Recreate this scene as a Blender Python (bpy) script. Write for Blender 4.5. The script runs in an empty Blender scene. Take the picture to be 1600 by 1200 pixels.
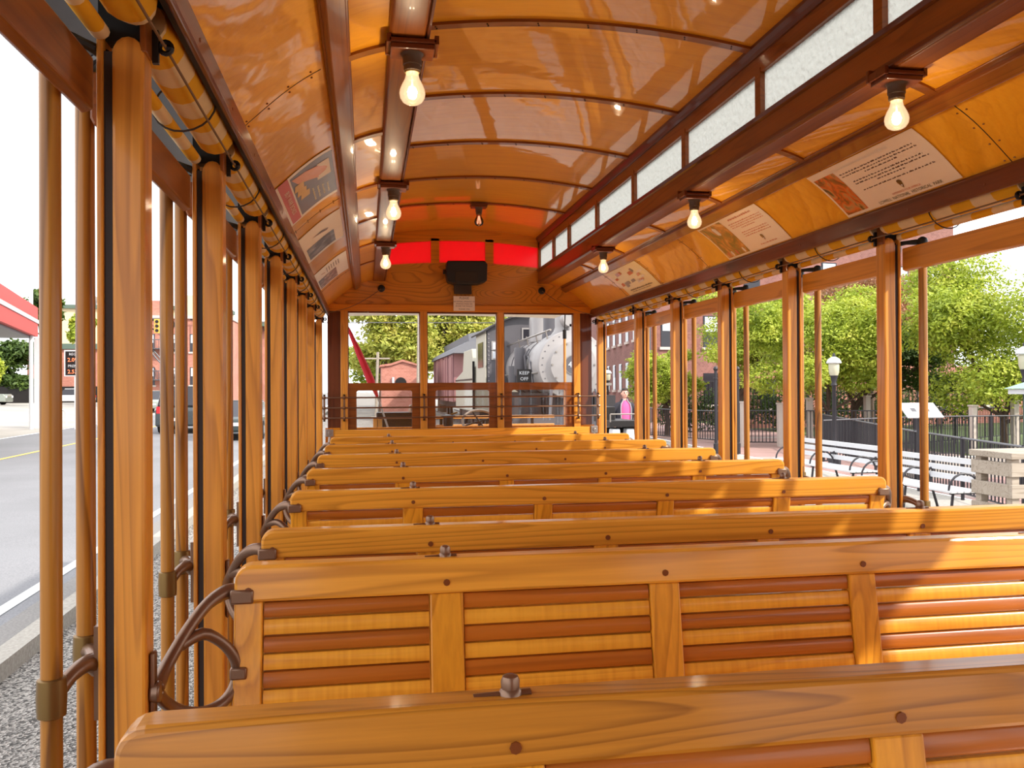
import bpy, bmesh, math, random
import numpy as np
from mathutils import Vector, Matrix, noise as mnoise
random.seed(7); rng = np.random.default_rng(7)
PI = math.pi
SC = bpy.context.scene
COL = SC.collection

# ---------------------------------------------------------------- camera, sky, sun, exposure
E = 1.24                       # eye height above the car floor
CX = -0.8092
cam = bpy.data.cameras.new('camera'); camo = bpy.data.objects.new('camera', cam); COL.objects.link(camo)
cam.sensor_width = 36.0; cam.lens = 36.0 * 1321.7 / 1600.0; cam.clip_start = 0.05; cam.clip_end = 600
yaw, pit, rol = 0.1709, 0.0048, -0.0054
fwd = Vector((math.sin(yaw) * math.cos(pit), math.cos(yaw) * math.cos(pit), math.sin(pit)))
rgt = Vector((math.cos(yaw), -math.sin(yaw), 0)); upv = rgt.cross(fwd)
r2 = rgt * math.cos(rol) + upv * math.sin(rol); u2 = upv * math.cos(rol) - rgt * math.sin(rol)
M = Matrix((r2, u2, -fwd)).transposed().to_4x4(); M.translation = (CX, 0, E)
camo.matrix_world = M
SC.camera = camo
W = bpy.data.worlds.new('sky'); SC.world = W; W.use_nodes = True
bg = W.node_tree.nodes['Background']; bg.inputs[0].default_value = (0.94, 0.965, 1.0, 1); bg.inputs[1].default_value = 1.75
sun = bpy.data.lights.new('sun', 'SUN'); suno = bpy.data.objects.new('sun', sun); COL.objects.link(suno)
SUNV = Vector((0.63, -0.50, 0.60)).normalized()
suno.rotation_euler = SUNV.to_track_quat('Z', 'Y').to_euler(); suno.location = (20, -20, 20)
sun.energy = 3.9; sun.angle = 0.02; sun.color = (1.0, 0.93, 0.82)
SC.view_settings.view_transform = 'Standard'; SC.view_settings.look = 'None'
SC.view_settings.exposure = 0.45; SC.view_settings.gamma = 1.0
SC.view_settings.use_curve_mapping = False
SC.cycles.max_bounces = 8; SC.cycles.diffuse_bounces = 4; SC.cycles.glossy_bounces = 3
SC.cycles.transparent_max_bounces = 12; SC.cycles.sample_clamp_indirect = 6
SC.cycles.use_denoising = True; SC.cycles.caustics_reflective = False; SC.cycles.caustics_refractive = False

# ---------------------------------------------------------------- helpers
def lin(c):
    c = c / 255.0
    return c / 12.92 if c <= 0.04045 else ((c + 0.055) / 1.055) ** 2.4
def rgb(r, g, b): return (lin(r), lin(g), lin(b), 1)

def smooth_path(pts, rad, k=3):
    P_ = [Vector(p) for p in pts]; o = []; r = []
    for i in range(len(P_) - 1):
        a, b, c, d = P_[max(i - 1, 0)], P_[i], P_[i + 1], P_[min(i + 2, len(P_) - 1)]
        for j in range(k):
            t = j / k; o.append(0.5 * ((2 * b) + (c - a) * t + (2 * a - 5 * b + 4 * c - d) * t * t + (3 * b - a - 3 * c + d) * t ** 3)); r.append(rad[i] + (rad[i + 1] - rad[i]) * t)
    return o + [P_[-1]], r + [rad[-1]]

class MB:
    def __init__(s): s.v = []; s.f = []; s.m = []; s.cm = 0
    def add(s, vs, fs):
        n = len(s.v); s.v += [tuple(p) for p in vs]
        for f in fs: s.f.append([i + n for i in f]); s.m.append(s.cm)
        return s
    def box(s, x0, x1, y0, y1, z0, z1, rot=None):
        vs = [(x, y, z) for x in (x0, x1) for y in (y0, y1) for z in (z0, z1)]
        if rot is not None:
            c = Vector(((x0 + x1) / 2, (y0 + y1) / 2, (z0 + z1) / 2))
            vs = [c + rot @ (Vector(p) - c) for p in vs]
        return s.add(vs, [(0, 1, 3, 2), (4, 6, 7, 5), (0, 4, 5, 1), (2, 3, 7, 6), (0, 2, 6, 4), (1, 5, 7, 3)])
    def tube(s, pts, rad, n=8, cap=True, flat=1.0, up=None):
        pts = [Vector(p) for p in pts]; k = len(pts)
        rads = rad if isinstance(rad, (list, tuple)) else [rad] * k
        vs = []; ref = Vector(up) if up else None
        for i, p in enumerate(pts):
            t = (pts[min(i + 1, k - 1)] - pts[max(i - 1, 0)])
            t = t.normalized() if t.length > 1e-9 else Vector((0, 0, 1))
            if ref is None: ref = Vector((0, 0, 1)) if abs(t.z) < 0.9 else Vector((1, 0, 0))
            a = t.cross(ref)
            if a.length < 1e-6: a = t.cross(Vector((1, 0.1, 0)))
            a.normalize(); b = a.cross(t).normalized()
            if up is None: ref = b
            for j in range(n):
                an = 2 * PI * j / n
                vs.append(p + a * (math.cos(an) * rads[i]) + b * (math.sin(an) * rads[i] * flat))
        fs = [(i * n + j, i * n + (j + 1) % n, (i + 1) * n + (j + 1) % n, (i + 1) * n + j) for i in range(k - 1) for j in range(n)]
        if cap: fs += [tuple(range(n))[::-1], tuple((k - 1) * n + j for j in range(n))]
        return s.add(vs, fs)
    def lathe(s, c, prof, n=16, axis='z'):
        # prof: list of (r, h)
        vs = []
        for r, h in prof:
            for j in range(n):
                a = 2 * PI * j / n; p = (r * math.cos(a), r * math.sin(a), h)
                if axis == 'y': p = (p[0], p[2], p[1])
                if axis == 'x': p = (p[2], p[0], p[1])
                vs.append((c[0] + p[0], c[1] + p[1], c[2] + p[2]))
        k = len(prof)
        fs = [(i * n + j, i * n + (j + 1) % n, (i + 1) * n + (j + 1) % n, (i + 1) * n + j) for i in range(k - 1) for j in range(n)]
        fs += [tuple(range(n))[::-1], tuple((k - 1) * n + j for j in range(n))]
        return s.add(vs, fs)
    def prism(s, prof, axis, a, b):
        # closed 2D profile extruded along axis from a to b
        def P(p, t):
            if axis == 'y': return (p[0], t, p[1])
            if axis == 'x': return (t, p[0], p[1])
            return (p[0], p[1], t)
        n = len(prof); vs = [P(p, a) for p in prof] + [P(p, b) for p in prof]
        fs = [(i, (i + 1) % n, n + (i + 1) % n, n + i) for i in range(n)] + [tuple(range(n))[::-1], tuple(range(n, 2 * n))]
        return s.add(vs, fs)
    def strip(s, prof, axis, a, b, t):
        # open 2D profile thickened by t (normal to the left) and extruded
        k = len(prof); out = []
        for i, p in enumerate(prof):
            q0 = prof[max(i - 1, 0)]; q1 = prof[min(i + 1, k - 1)]
            d = Vector((q1[0] - q0[0], q1[1] - q0[1])).normalized(); out.append((p[0] - d.y * t, p[1] + d.x * t))
        def P(p, tt): return (p[0], tt, p[1]) if axis == 'y' else (tt, p[0], p[1])
        vs = [P(p, a) for p in prof] + [P(p, b) for p in prof] + [P(p, a) for p in out] + [P(p, b) for p in out]
        fs = []
        for i in range(k - 1):
            fs += [(i, i + 1, k + i + 1, k + i), (2 * k + i, 3 * k + i, 3 * k + i + 1, 2 * k + i + 1), (i, 2 * k + i, 2 * k + i + 1, i + 1), (k + i, k + i + 1, 3 * k + i + 1, 3 * k + i)]
        fs += [(0, k, 3 * k, 2 * k), (k - 1, 3 * k - 1, 4 * k - 1, 2 * k - 1)]
        return s.add(vs, fs)
    def build(s, name, mat, parent=None, bevel=0, smooth=False, seg=2):
        me = bpy.data.meshes.new(name); me.from_pydata(s.v, [], s.f)
        mats = mat if isinstance(mat, (list, tuple)) else [mat]
        for m in mats: me.materials.append(m)
        if len(mats) > 1: me.polygons.foreach_set('material_index', s.m)
        bm = bmesh.new(); bm.from_mesh(me); bmesh.ops.recalc_face_normals(bm, faces=bm.faces); bm.to_mesh(me); bm.free()
        o = bpy.data.objects.new(name, me); COL.objects.link(o)
        if parent: o.parent = parent
        if smooth:
            me.polygons.foreach_set('use_smooth', [True] * len(me.polygons))
            try: me.set_sharp_from_angle(angle=math.radians(40))
            except Exception: pass
        if bevel:
            md = o.modifiers.new('b', 'BEVEL'); md.width = bevel; md.segments = seg; md.limit_method = 'ANGLE'; md.angle_limit = math.radians(40)
        return o

def tag(o, label=None, cat=None, group=None, kind=None):
    if label: o['label'] = label
    if cat: o['category'] = cat
    if group: o['group'] = group
    if kind: o['kind'] = kind
    return o
def thing(name, label, cat, loc=(0, 0, 0), rz=0, group=None):
    o = bpy.data.objects.new(name, None); COL.objects.link(o); o.location = loc; o.rotation_euler = (0, 0, rz); o.empty_display_size = 0.1
    return tag(o, label, cat, group)
def children(o): return [c for c in ALLC.get(o.name, [])] or list(o.children)
ALLC = {}
def copy_tree(o, parent=None):
    c = o.copy(); COL.objects.link(c); c.parent = parent
    for ch in list(o.children): copy_tree(ch, c)
    return c
def relink_children():
    pass
ORD = ['nearest', 'second', 'third', 'fourth', 'fifth', 'sixth', 'seventh', 'eighth', 'ninth', 'tenth']

# ---------------------------------------------------------------- materials
MAT = {}
def newmat(name):
    m = bpy.data.materials.new(name); m.use_nodes = True; nt = m.node_tree
    return m, nt, nt.nodes['Principled BSDF'], nt.nodes.new, nt.links.new
def plain(name, col, rough=0.5, metal=0.0, coat=0.0, emis=None, es=0, var=0.0, vs=8, spec=None, bump=0.0):
    m, nt, b, N, L = newmat(name)
    b.inputs['Base Color'].default_value = col; b.inputs['Roughness'].default_value = rough
    b.inputs['Metallic'].default_value = metal; b.inputs['Coat Weight'].default_value = coat; b.inputs['Coat Roughness'].default_value = 0.1
    if spec is not None: b.inputs['Specular IOR Level'].default_value = spec
    if emis: b.inputs['Emission Color'].default_value = emis; b.inputs['Emission Strength'].default_value = es
    tc = N('ShaderNodeTexCoord'); nz = N('ShaderNodeTexNoise'); nz.inputs['Scale'].default_value = vs; nz.inputs['Detail'].default_value = 5
    L(tc.outputs['Object'], nz.inputs['Vector'])
    mx = N('ShaderNodeMix'); mx.data_type = 'RGBA'
    v = var if var else 0.06
    mx.inputs[6].default_value = tuple(c * (1 - v) for c in col[:3]) + (1,); mx.inputs[7].default_value = tuple(min(1, c * (1 + v)) for c in col[:3]) + (1,)
    L(nz.outputs['Fac'], mx.inputs[0]); L(mx.outputs[2], b.inputs['Base Color'])
    if bump:
        bp = N('ShaderNodeBump'); bp.inputs['Strength'].default_value = bump; bp.inputs['Distance'].default_value = 0.01
        L(nz.outputs['Fac'], bp.inputs['Height']); L(bp.outputs[0], b.inputs['Normal'])
    MAT[name] = m; return m
def wood(name, light, dark, axis='x', ring=9.0, fine=0.35, rough=0.35, coat=0.5, cr=0.12, scale=1.0, wob=0.0, strength=0.75, curl=0.0, al=0.45, ac=9.0):
    """varnished wood: contour rings from stretched noise plus fine fibres along one axis"""
    m, nt, b, N, L = newmat(name)
    tc = N('ShaderNodeTexCoord'); oi = N('ShaderNodeObjectInfo')
    ml = N('ShaderNodeMath'); ml.operation = 'MULTIPLY'; ml.inputs[1].default_value = 13.0; L(oi.outputs['Random'], ml.inputs[0])
    ad = N('ShaderNodeVectorMath'); ad.operation = 'ADD'; L(tc.outputs['Object'], ad.inputs[0]); L(ml.outputs[0], ad.inputs[1])
    def mp(al_, ac_):
        q = N('ShaderNodeMapping'); sc = [ac_ * scale] * 3; sc['xyz'.index(axis)] = al_ * scale
        q.inputs['Scale'].default_value = sc; L(ad.outputs[0], q.inputs['Vector']); return q
    n1 = N('ShaderNodeTexNoise'); n1.inputs['Scale'].default_value = 1.0; n1.inputs['Detail'].default_value = 1.5; n1.inputs['Roughness'].default_value = 0.45
    L(mp(al, ac).outputs[0], n1.inputs['Vector'])
    k = N('ShaderNodeMath'); k.operation = 'MULTIPLY'; k.inputs[1].default_value = ring; L(n1.outputs['Fac'], k.inputs[0])
    fr = N('ShaderNodeMath'); fr.operation = 'FRACT'; L(k.outputs[0], fr.inputs[0])
    cr1 = N('ShaderNodeValToRGB'); e = cr1.color_ramp.elements
    e[0].position = 0.0; e[0].color = (0, 0, 0, 1); e[1].position = 0.55; e[1].color = (0.12, 0.12, 0.12, 1)
    x = e.new(0.9); x.color = (0.9, 0.9, 0.9, 1); y = e.new(1.0); y.color = (0, 0, 0, 1)
    L(fr.outputs[0], cr1.inputs[0])
    n2 = N('ShaderNodeTexNoise'); n2.inputs['Scale'].default_value = 1.0; n2.inputs['Detail'].default_value = 4; L(mp(4.0, 140.0).outputs[0], n2.inputs['Vector'])
    n3 = N('ShaderNodeTexNoise'); n3.inputs['Scale'].default_value = 1.0; n3.inputs['Detail'].default_value = 3; L(mp(1.2, 2.5).outputs[0], n3.inputs['Vector'])
    s1 = N('ShaderNodeMath'); s1.operation = 'MULTIPLY'; s1.inputs[1].default_value = strength; L(cr1.outputs[0], s1.inputs[0])
    s2 = N('ShaderNodeMath'); s2.operation = 'MULTIPLY_ADD'; s2.inputs[1].default_value = fine * 1.6; s2.inputs[2].default_value = -fine * 0.55; L(n2.outputs['Fac'], s2.inputs[0])
    a1 = N('ShaderNodeMath'); a1.operation = 'ADD'; L(s1.outputs[0], a1.inputs[0]); L(s2.outputs[0], a1.inputs[1])
    s3 = N('ShaderNodeMath'); s3.operation = 'MULTIPLY_ADD'; s3.inputs[1].default_value = 0.6; s3.inputs[2].default_value = -0.28; L(n3.outputs['Fac'], s3.inputs[0])
    a2 = N('ShaderNodeMath'); a2.operation = 'ADD'; a2.use_clamp = True; L(a1.outputs[0], a2.inputs[0]); L(s3.outputs[0], a2.inputs[1])
    last = a2
    if curl:
        wv = N('ShaderNodeTexNoise'); wv.inputs['Scale'].default_value = 1.0; wv.inputs['Detail'].default_value = 1; L(mp(110.0, 5.0).outputs[0], wv.inputs['Vector'])
        s4 = N('ShaderNodeMath'); s4.operation = 'MULTIPLY_ADD'; s4.inputs[1].default_value = curl; s4.inputs[2].default_value = -curl * 0.5; L(wv.outputs['Fac'], s4.inputs[0])
        a3 = N('ShaderNodeMath'); a3.operation = 'ADD'; a3.use_clamp = True; L(a2.outputs[0], a3.inputs[0]); L(s4.outputs[0], a3.inputs[1]); last = a3
    mx = N('ShaderNodeMix'); mx.data_type = 'RGBA'; mx.inputs[6].default_value = light; mx.inputs[7].default_value = dark
    L(last.outputs[0], mx.inputs[0]); L(mx.outputs[2], b.inputs['Base Color'])
    b.inputs['Roughness'].default_value = rough; b.inputs['Coat Weight'].default_value = coat; b.inputs['Coat Roughness'].default_value = cr; b.inputs['Specular IOR Level'].default_value = 0.25
    bp = N('ShaderNodeBump'); bp.inputs['Strength'].default_value = 0.12; bp.inputs['Distance'].default_value = 0.002
    L(n2.outputs['Fac'], bp.inputs['Height'])
    L(bp.outputs[0], b.inputs['Normal'])
    if wob:
        nw = N('ShaderNodeTexNoise'); nw.inputs['Scale'].default_value = 3.0; nw.inputs['Detail'].default_value = 3; L(ad.outputs[0], nw.inputs['Vector'])
        b2 = N('ShaderNodeBump'); b2.inputs['Strength'].default_value = wob; b2.inputs['Distance'].default_value = 0.02
        L(nw.outputs['Fac'], b2.inputs['Height']); L(b2.outputs[0], b.inputs['Coat Normal'])
    MAT[name] = m; return m

for ax in 'xyz':
    wood('oak_' + ax, rgb(240, 166, 48), rgb(166, 92, 20), ax, ring=13, strength=0.5, coat=0.3)
    wood('amber_' + ax, rgb(232, 146, 32), rgb(164, 82, 12), ax, ring=9, strength=0.4, coat=0.35)
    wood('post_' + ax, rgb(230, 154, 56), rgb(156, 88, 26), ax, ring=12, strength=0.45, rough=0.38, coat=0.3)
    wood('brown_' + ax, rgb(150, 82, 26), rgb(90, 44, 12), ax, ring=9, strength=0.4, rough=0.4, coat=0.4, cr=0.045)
    wood('darkbrown_' + ax, rgb(114, 56, 24), rgb(64, 28, 10), ax, ring=9, strength=0.4, rough=0.4, coat=0.4, cr=0.045)
wood('slat_light', rgb(246, 176, 58), rgb(196, 116, 30), 'x', ring=9, strength=0.35, curl=0.6, coat=0.3)
wood('slat_dark', rgb(194, 112, 36), rgb(124, 60, 14), 'x', ring=9, strength=0.4, coat=0.4)
wood('rail_wood', rgb(240, 168, 60), rgb(160, 92, 22), 'x', ring=15, strength=0.5, coat=0.35, fine=0.3)
wood('rail_wood_dark', rgb(206, 138, 46), rgb(122, 70, 20), 'x', ring=22, strength=0.55, coat=0.4, fine=0.4, al=0.7, ac=8.0)  # darker variant of the rail wood, for the nearest bench only
wood('veneer', rgb(246, 170, 34), rgb(204, 122, 18), 'x', ring=5, strength=0.22, fine=0.25, rough=0.45, coat=0.8, cr=0.035, wob=0.10)
wood('plywood', rgb(224, 148, 46), rgb(136, 72, 16), 'x', ring=38, strength=0.55, fine=0.12, rough=0.35, coat=0.4, scale=0.6, al=1.6, ac=6)
wood('pole_wood', rgb(178, 118, 40), rgb(88, 46, 12), 'z', ring=14, strength=0.7, rough=0.4, coat=0.3)
wood('weathered', rgb(172, 160, 146), rgb(116, 102, 86), 'x', ring=8, strength=0.5, rough=0.8, coat=0)
wood('dash_wood', rgb(222, 156, 84), rgb(180, 106, 50), 'z', ring=9, strength=0.3, coat=0.2)
plain('bronze', rgb(128, 98, 78), 0.36, 0.7, 0.2)
plain('brass_old', rgb(128, 100, 58), 0.4, 0.8)
plain('iron', rgb(30, 24, 22), 0.45, 0.3)
plain('black', rgb(16, 13, 12), 0.6)
plain('groove', rgb(44, 30, 24), 0.6)
plain('speaker_black', rgb(22, 20, 20), 0.45)
plain('cord', rgb(122, 92, 62), 0.8)
plain('cord_dark', rgb(60, 46, 36), 0.8)
plain('plug', rgb(120, 62, 20), 0.4)
plain('roofgrey', rgb(92, 96, 106), 0.4, var=0.25, vs=3)
plain('roofcanvas', rgb(150, 140, 128), 0.8)
plain('cream', rgb(250, 236, 216), 0.6)
plain('paper', rgb(252, 234, 212), 0.35, coat=0.3)
plain('paper_yellow', rgb(252, 228, 166), 0.35, coat=0.3)
plain('ink', rgb(96, 66, 50), 0.6)
plain('ink_olive', rgb(110, 96, 56), 0.6)
plain('ink_orange', rgb(222, 130, 84), 0.6)
plain('white_paint', rgb(238, 238, 238), 0.5)
plain('socket', rgb(92, 74, 56), 0.5)
plain('red_cloth', rgb(186, 14, 34), 0.8, var=0.2)
plain('dark_green', rgb(34, 52, 44), 0.4)
plain('steel', rgb(150, 140, 132), 0.35, 0.8)

def photo_mat(name, cols, sx=6, sy=6):
    m, nt, b, N, L = newmat(name)
    tc = N('ShaderNodeTexCoord'); n = N('ShaderNodeTexNoise'); n.inputs['Scale'].default_value = sx; n.inputs['Detail'].default_value = 3; n.inputs['Distortion'].default_value = 1.2
    L(tc.outputs['Object'], n.inputs['Vector']); r = N('ShaderNodeValToRGB'); r.color_ramp.interpolation = 'CONSTANT' if len(cols) > 5 else 'LINEAR'
    while len(r.color_ramp.elements) < len(cols): r.color_ramp.elements.new(0.5)
    for i, c in enumerate(cols): r.color_ramp.elements[i].position = 0.3 + 0.4 * i / (len(cols) - 1); r.color_ramp.elements[i].color = c
    L(n.outputs['Fac'], r.inputs[0]); L(r.outputs[0], b.inputs['Base Color']); b.inputs['Roughness'].default_value = 0.35; b.inputs['Coat Weight'].default_value = 0.5
    MAT[name] = m; return m
photo_mat('print_orange', [rgb(70, 40, 26), rgb(140, 70, 36), rgb(226, 92, 34), rgb(190, 140, 96), rgb(60, 36, 30)], 14)
photo_mat('print_brown', [rgb(60, 44, 26), rgb(96, 70, 36), rgb(190, 110, 56), rgb(226, 180, 130)], 12)
photo_mat('print_grey', [rgb(40, 32, 32), rgb(96, 84, 80), rgb(200, 190, 186)], 9)
photo_mat('print_sepia', [rgb(40, 26, 22), rgb(110, 64, 40), rgb(220, 200, 180)], 16)

def striped():
    m, nt, b, N, L = newmat('awning_stripe')
    tc = N('ShaderNodeTexCoord'); sp = N('ShaderNodeSeparateXYZ'); L(tc.outputs['Object'], sp.inputs[0])
    n = N('ShaderNodeTexNoise'); n.inputs['Scale'].default_value = 14; n.inputs['Detail'].default_value = 4; L(tc.outputs['Object'], n.inputs['Vector'])
    a = N('ShaderNodeMath'); a.operation = 'MULTIPLY_ADD'; a.inputs[1].default_value = 0.02; L(n.outputs['Fac'], a.inputs[0]); L(sp.outputs[1], a.inputs[2])
    k = N('ShaderNodeMath'); k.operation = 'MULTIPLY'; k.inputs[1].default_value = 1 / 0.19; L(a.outputs[0], k.inputs[0])
    f = N('ShaderNodeMath'); f.operation = 'FRACT'; L(k.outputs[0], f.inputs[0])
    g = N('ShaderNodeMath'); g.operation = 'GREATER_THAN'; g.inputs[1].default_value = 0.5; L(f.outputs[0], g.inputs[0])
    mx = N('ShaderNodeMix'); mx.data_type = 'RGBA'; mx.inputs[6].default_value = rgb(244, 178, 14); mx.inputs[7].default_value = rgb(244, 212, 160); L(g.outputs[0], mx.inputs[0])
    n2 = N('ShaderNodeTexNoise'); n2.inputs['Scale'].default_value = 30; n2.inputs['Detail'].default_value = 6; L(tc.outputs['Object'], n2.inputs['Vector'])
    m2 = N('ShaderNodeMix'); m2.data_type = 'RGBA'; m2.blend_type = 'MULTIPLY'; m2.inputs[0].default_value = 0.5; L(mx.outputs[2], m2.inputs[6]); L(n2.outputs['Fac'], m2.inputs[7])
    m3 = N('ShaderNodeMix'); m3.data_type = 'RGBA'; m3.inputs[0].default_value = 0.35; L(mx.outputs[2], m3.inputs[6]); L(m2.outputs[2], m3.inputs[7])
    L(m3.outputs[2], b.inputs['Base Color']); b.inputs['Roughness'].default_value = 0.85
    bp = N('ShaderNodeBump'); bp.inputs['Strength'].default_value = 0.3; bp.inputs['Distance'].default_value = 0.004; L(n.outputs['Fac'], bp.inputs['Height']); L(bp.outputs[0], b.inputs['Normal'])
    MAT['awning'] = m
striped()

def glassy(name, tint, frost=0.0, gl=0.08, tl=None, bump=0):
    m = bpy.data.materials.new(name); m.use_nodes = True; nt = m.node_tree; N = nt.nodes.new; L = nt.links.new
    nt.nodes.remove(nt.nodes['Principled BSDF']); out = nt.nodes['Material Output']
    tr = N('ShaderNodeBsdfTransparent'); tr.inputs[0].default_value = tint
    g = N('ShaderNodeBsdfGlossy'); g.inputs['Roughness'].default_value = 0.03 if not frost else 0.3
    last = tr
    if frost:
        t = N('ShaderNodeBsdfTranslucent'); t.inputs[0].default_value = tl or tint
        tc = N('ShaderNodeTexCoord'); n = N('ShaderNodeTexNoise'); n.inputs['Scale'].default_value = 60; n.inputs['Detail'].default_value = 2; L(tc.outputs['Object'], n.inputs['Vector'])
        if bump:
            bp = N('ShaderNodeBump'); bp.inputs['Strength'].default_value = bump; bp.inputs['Distance'].default_value = 0.01; L(n.outputs['Fac'], bp.inputs['Height']); L(bp.outputs[0], t.inputs['Normal']); L(bp.outputs[0], g.inputs['Normal'])
        ms = N('ShaderNodeMixShader'); ms.inputs[0].default_value = frost; L(tr.outputs[0], ms.inputs[1]); L(t.outputs[0], ms.inputs[2]); last = ms
    m2 = N('ShaderNodeMixShader'); m2.inputs[0].default_value = gl; L(last.outputs[0], m2.inputs[1]); L(g.outputs[0], m2.inputs[2]); L(m2.outputs[0], out.inputs[0])
    MAT[name] = m; return m
glassy('glass', (0.97, 0.98, 0.98, 1), gl=0.05)
glassy('frosted', (0.5, 0.5, 0.5, 1), frost=1.0, tl=(0.60, 0.61, 0.60, 1), bump=1.0)
glassy('red_glass', (0.66, 0.0, 0.035, 1), frost=0.5, tl=(1.0, 0.0, 0.10, 1))
def bulbmat(name, em, es, fac):
    m = bpy.data.materials.new(name); m.use_nodes = True; nt = m.node_tree; N = nt.nodes.new; L = nt.links.new
    nt.nodes.remove(nt.nodes['Principled BSDF']); out = nt.nodes['Material Output']
    tr = N('ShaderNodeBsdfTransparent'); g = N('ShaderNodeBsdfGlossy'); g.inputs['Roughness'].default_value = 0.05
    ems = N('ShaderNodeEmission'); ems.inputs[0].default_value = em; ems.inputs[1].default_value = es
    lw = N('ShaderNodeLayerWeight'); lw.inputs[0].default_value = 0.35
    m1 = N('ShaderNodeMixShader'); m1.inputs[0].default_value = fac; L(tr.outputs[0], m1.inputs[1]); L(ems.outputs[0], m1.inputs[2])
    m2 = N('ShaderNodeMixShader'); L(lw.outputs['Fresnel'], m2.inputs[0]); L(m1.outputs[0], m2.inputs[1]); L(g.outputs[0], m2.inputs[2])
    L(m2.outputs[0], out.inputs[0]); MAT[name] = m
bulbmat('bulb_lit', (1.0, 0.62, 0.34, 1), 1.15, 0.82)
bulbmat('bulb_off', (1.0, 0.5, 0.3, 1), 0.0, 0.02)
plain('filament', (1, 0.8, 0.5, 1), 0.5, emis=(1.0, 0.78, 0.5, 1), es=560)
plain('filament_dim', (1, 0.5, 0.3, 1), 0.5, emis=(1.0, 0.5, 0.3, 1), es=1.2)

# ---------------------------------------------------------------- text on surfaces
_tc = {}
def text_geo(s, size, align='CENTER'):
    key = (s, size, align)
    if key in _tc: return _tc[key]
    cu = bpy.data.curves.new('t', 'FONT'); cu.body = s; cu.size = size; cu.align_x = align; cu.align_y = 'CENTER'; cu.resolution_u = 2
    ob = bpy.data.objects.new('t', cu); COL.objects.link(ob)
    dg = bpy.context.evaluated_depsgraph_get(); me = bpy.data.meshes.new_from_object(ob.evaluated_get(dg))
    r = ([(v.co.x, v.co.y) for v in me.vertices], [tuple(p.vertices) for p in me.polygons])
    bpy.data.objects.remove(ob); bpy.data.curves.remove(cu); bpy.data.meshes.remove(me)
    _tc[key] = r; return r
def put_text(name, s, size, fn, mat, parent, c=(0, 0), sx=1.0, align='CENTER', bold=0):
    vs, fs = text_geo(s, size, align)
    me = bpy.data.meshes.new(name); me.from_pydata([fn(c[0] + x * sx, c[1] + y) for x, y in vs], [], fs); me.materials.append(MAT[mat])
    o = bpy.data.objects.new(name, me); COL.objects.link(o); o.parent = parent; return o

# ================================================================= THE CAR
YB = 7.11                      # front bulkhead
YR = -3.2                      # rear end of the modelled car
POST0 = 1.475; P = 0.76
def struct(mb, name, mat, parent=None, **k):
    o = mb.build(name, mat, parent, **k)
    if not parent: o['kind'] = 'structure'
    return o

# floor
struct(MB().box(-1.24, 1.24, YR, YB, -0.08, 0.0), 'floor', MAT['darkbrown_y'])
for s, nm in ((-1, 'left'), (1, 'right')):
    o = struct(MB().box(min(s * 1.26, s * 1.52), max(s * 1.26, s * 1.52), YR, YB, -0.42, -0.38), 'trim_running_board_' + nm, MAT['weathered'], bevel=0.004)
    o['label'] = nm + ' running board of weathered planks along the car side'

# ---- ceilings
def side_arc(n=28):
    pts = [(1.135, 0.655), (1.1145, 0.676), (1.02, 0.764), (0.941, 0.823), (0.852, 0.872), (0.76, 0.905), (0.70, 0.915), (0.655, 0.918)]
    out = []
    for i in range(len(pts) - 1):
        p0 = pts[max(i - 1, 0)]; p1 = pts[i]; p2 = pts[i + 1]; p3 = pts[min(i + 2, len(pts) - 1)]
        for k in range(4):
            t = k / 4
            out.append(tuple(0.5 * ((2 * p1[j]) + (-p0[j] + p2[j]) * t + (2 * p0[j] - 5 * p1[j] + 4 * p2[j] - p3[j]) * t * t + (-p0[j] + 3 * p1[j] - 3 * p2[j] + p3[j]) * t ** 3) for j in (0, 1)))
    out.append(pts[-1]); return out
SARC = side_arc()
_al = [0]
for i in range(1, len(SARC)): _al.append(_al[-1] + math.dist(SARC[i], SARC[i - 1]))
def arc_at(t):
    """point on the side ceiling at arc length t from its lower edge -> x, z(rel), inward normal"""
    t = max(0, min(_al[-1] - 1e-6, t)); i = 0
    while _al[i + 1] < t: i += 1
    f = (t - _al[i]) / (_al[i + 1] - _al[i]); a, b = SARC[i], SARC[i + 1]
    d = Vector((b[0] - a[0], b[1] - a[1])).normalized()
    return a[0] + (b[0] - a[0]) * f, a[1] + (b[1] - a[1]) * f, (d.y * -1, d.x)   # outward normal component flipped below
def top_z(x): return 1.283 + 0.058 * (1 - (x / 0.66) ** 2)
prof = [(x, E + top_z(x)) for x in np.linspace(-0.66, 0.66, 25)]
ceil = struct(MB().strip(prof, 'y', YR, YB + 0.02, 0.02), 'ceiling', MAT['veneer'], smooth=True)
ceil['label'] = 'arched upper ceiling of glossy amber veneer'
for s, nm in ((-1, 'left'), (1, 'right')):
    prof = [(s * x, E + z) for x, z in SARC]
    o = struct(MB().strip(prof, 'y', YR, YB + 0.02, -0.015 * s), 'ceiling_side_' + nm, MAT['veneer'], smooth=True)
    o['label'] = nm + ' side ceiling of curved glossy amber veneer'
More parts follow.
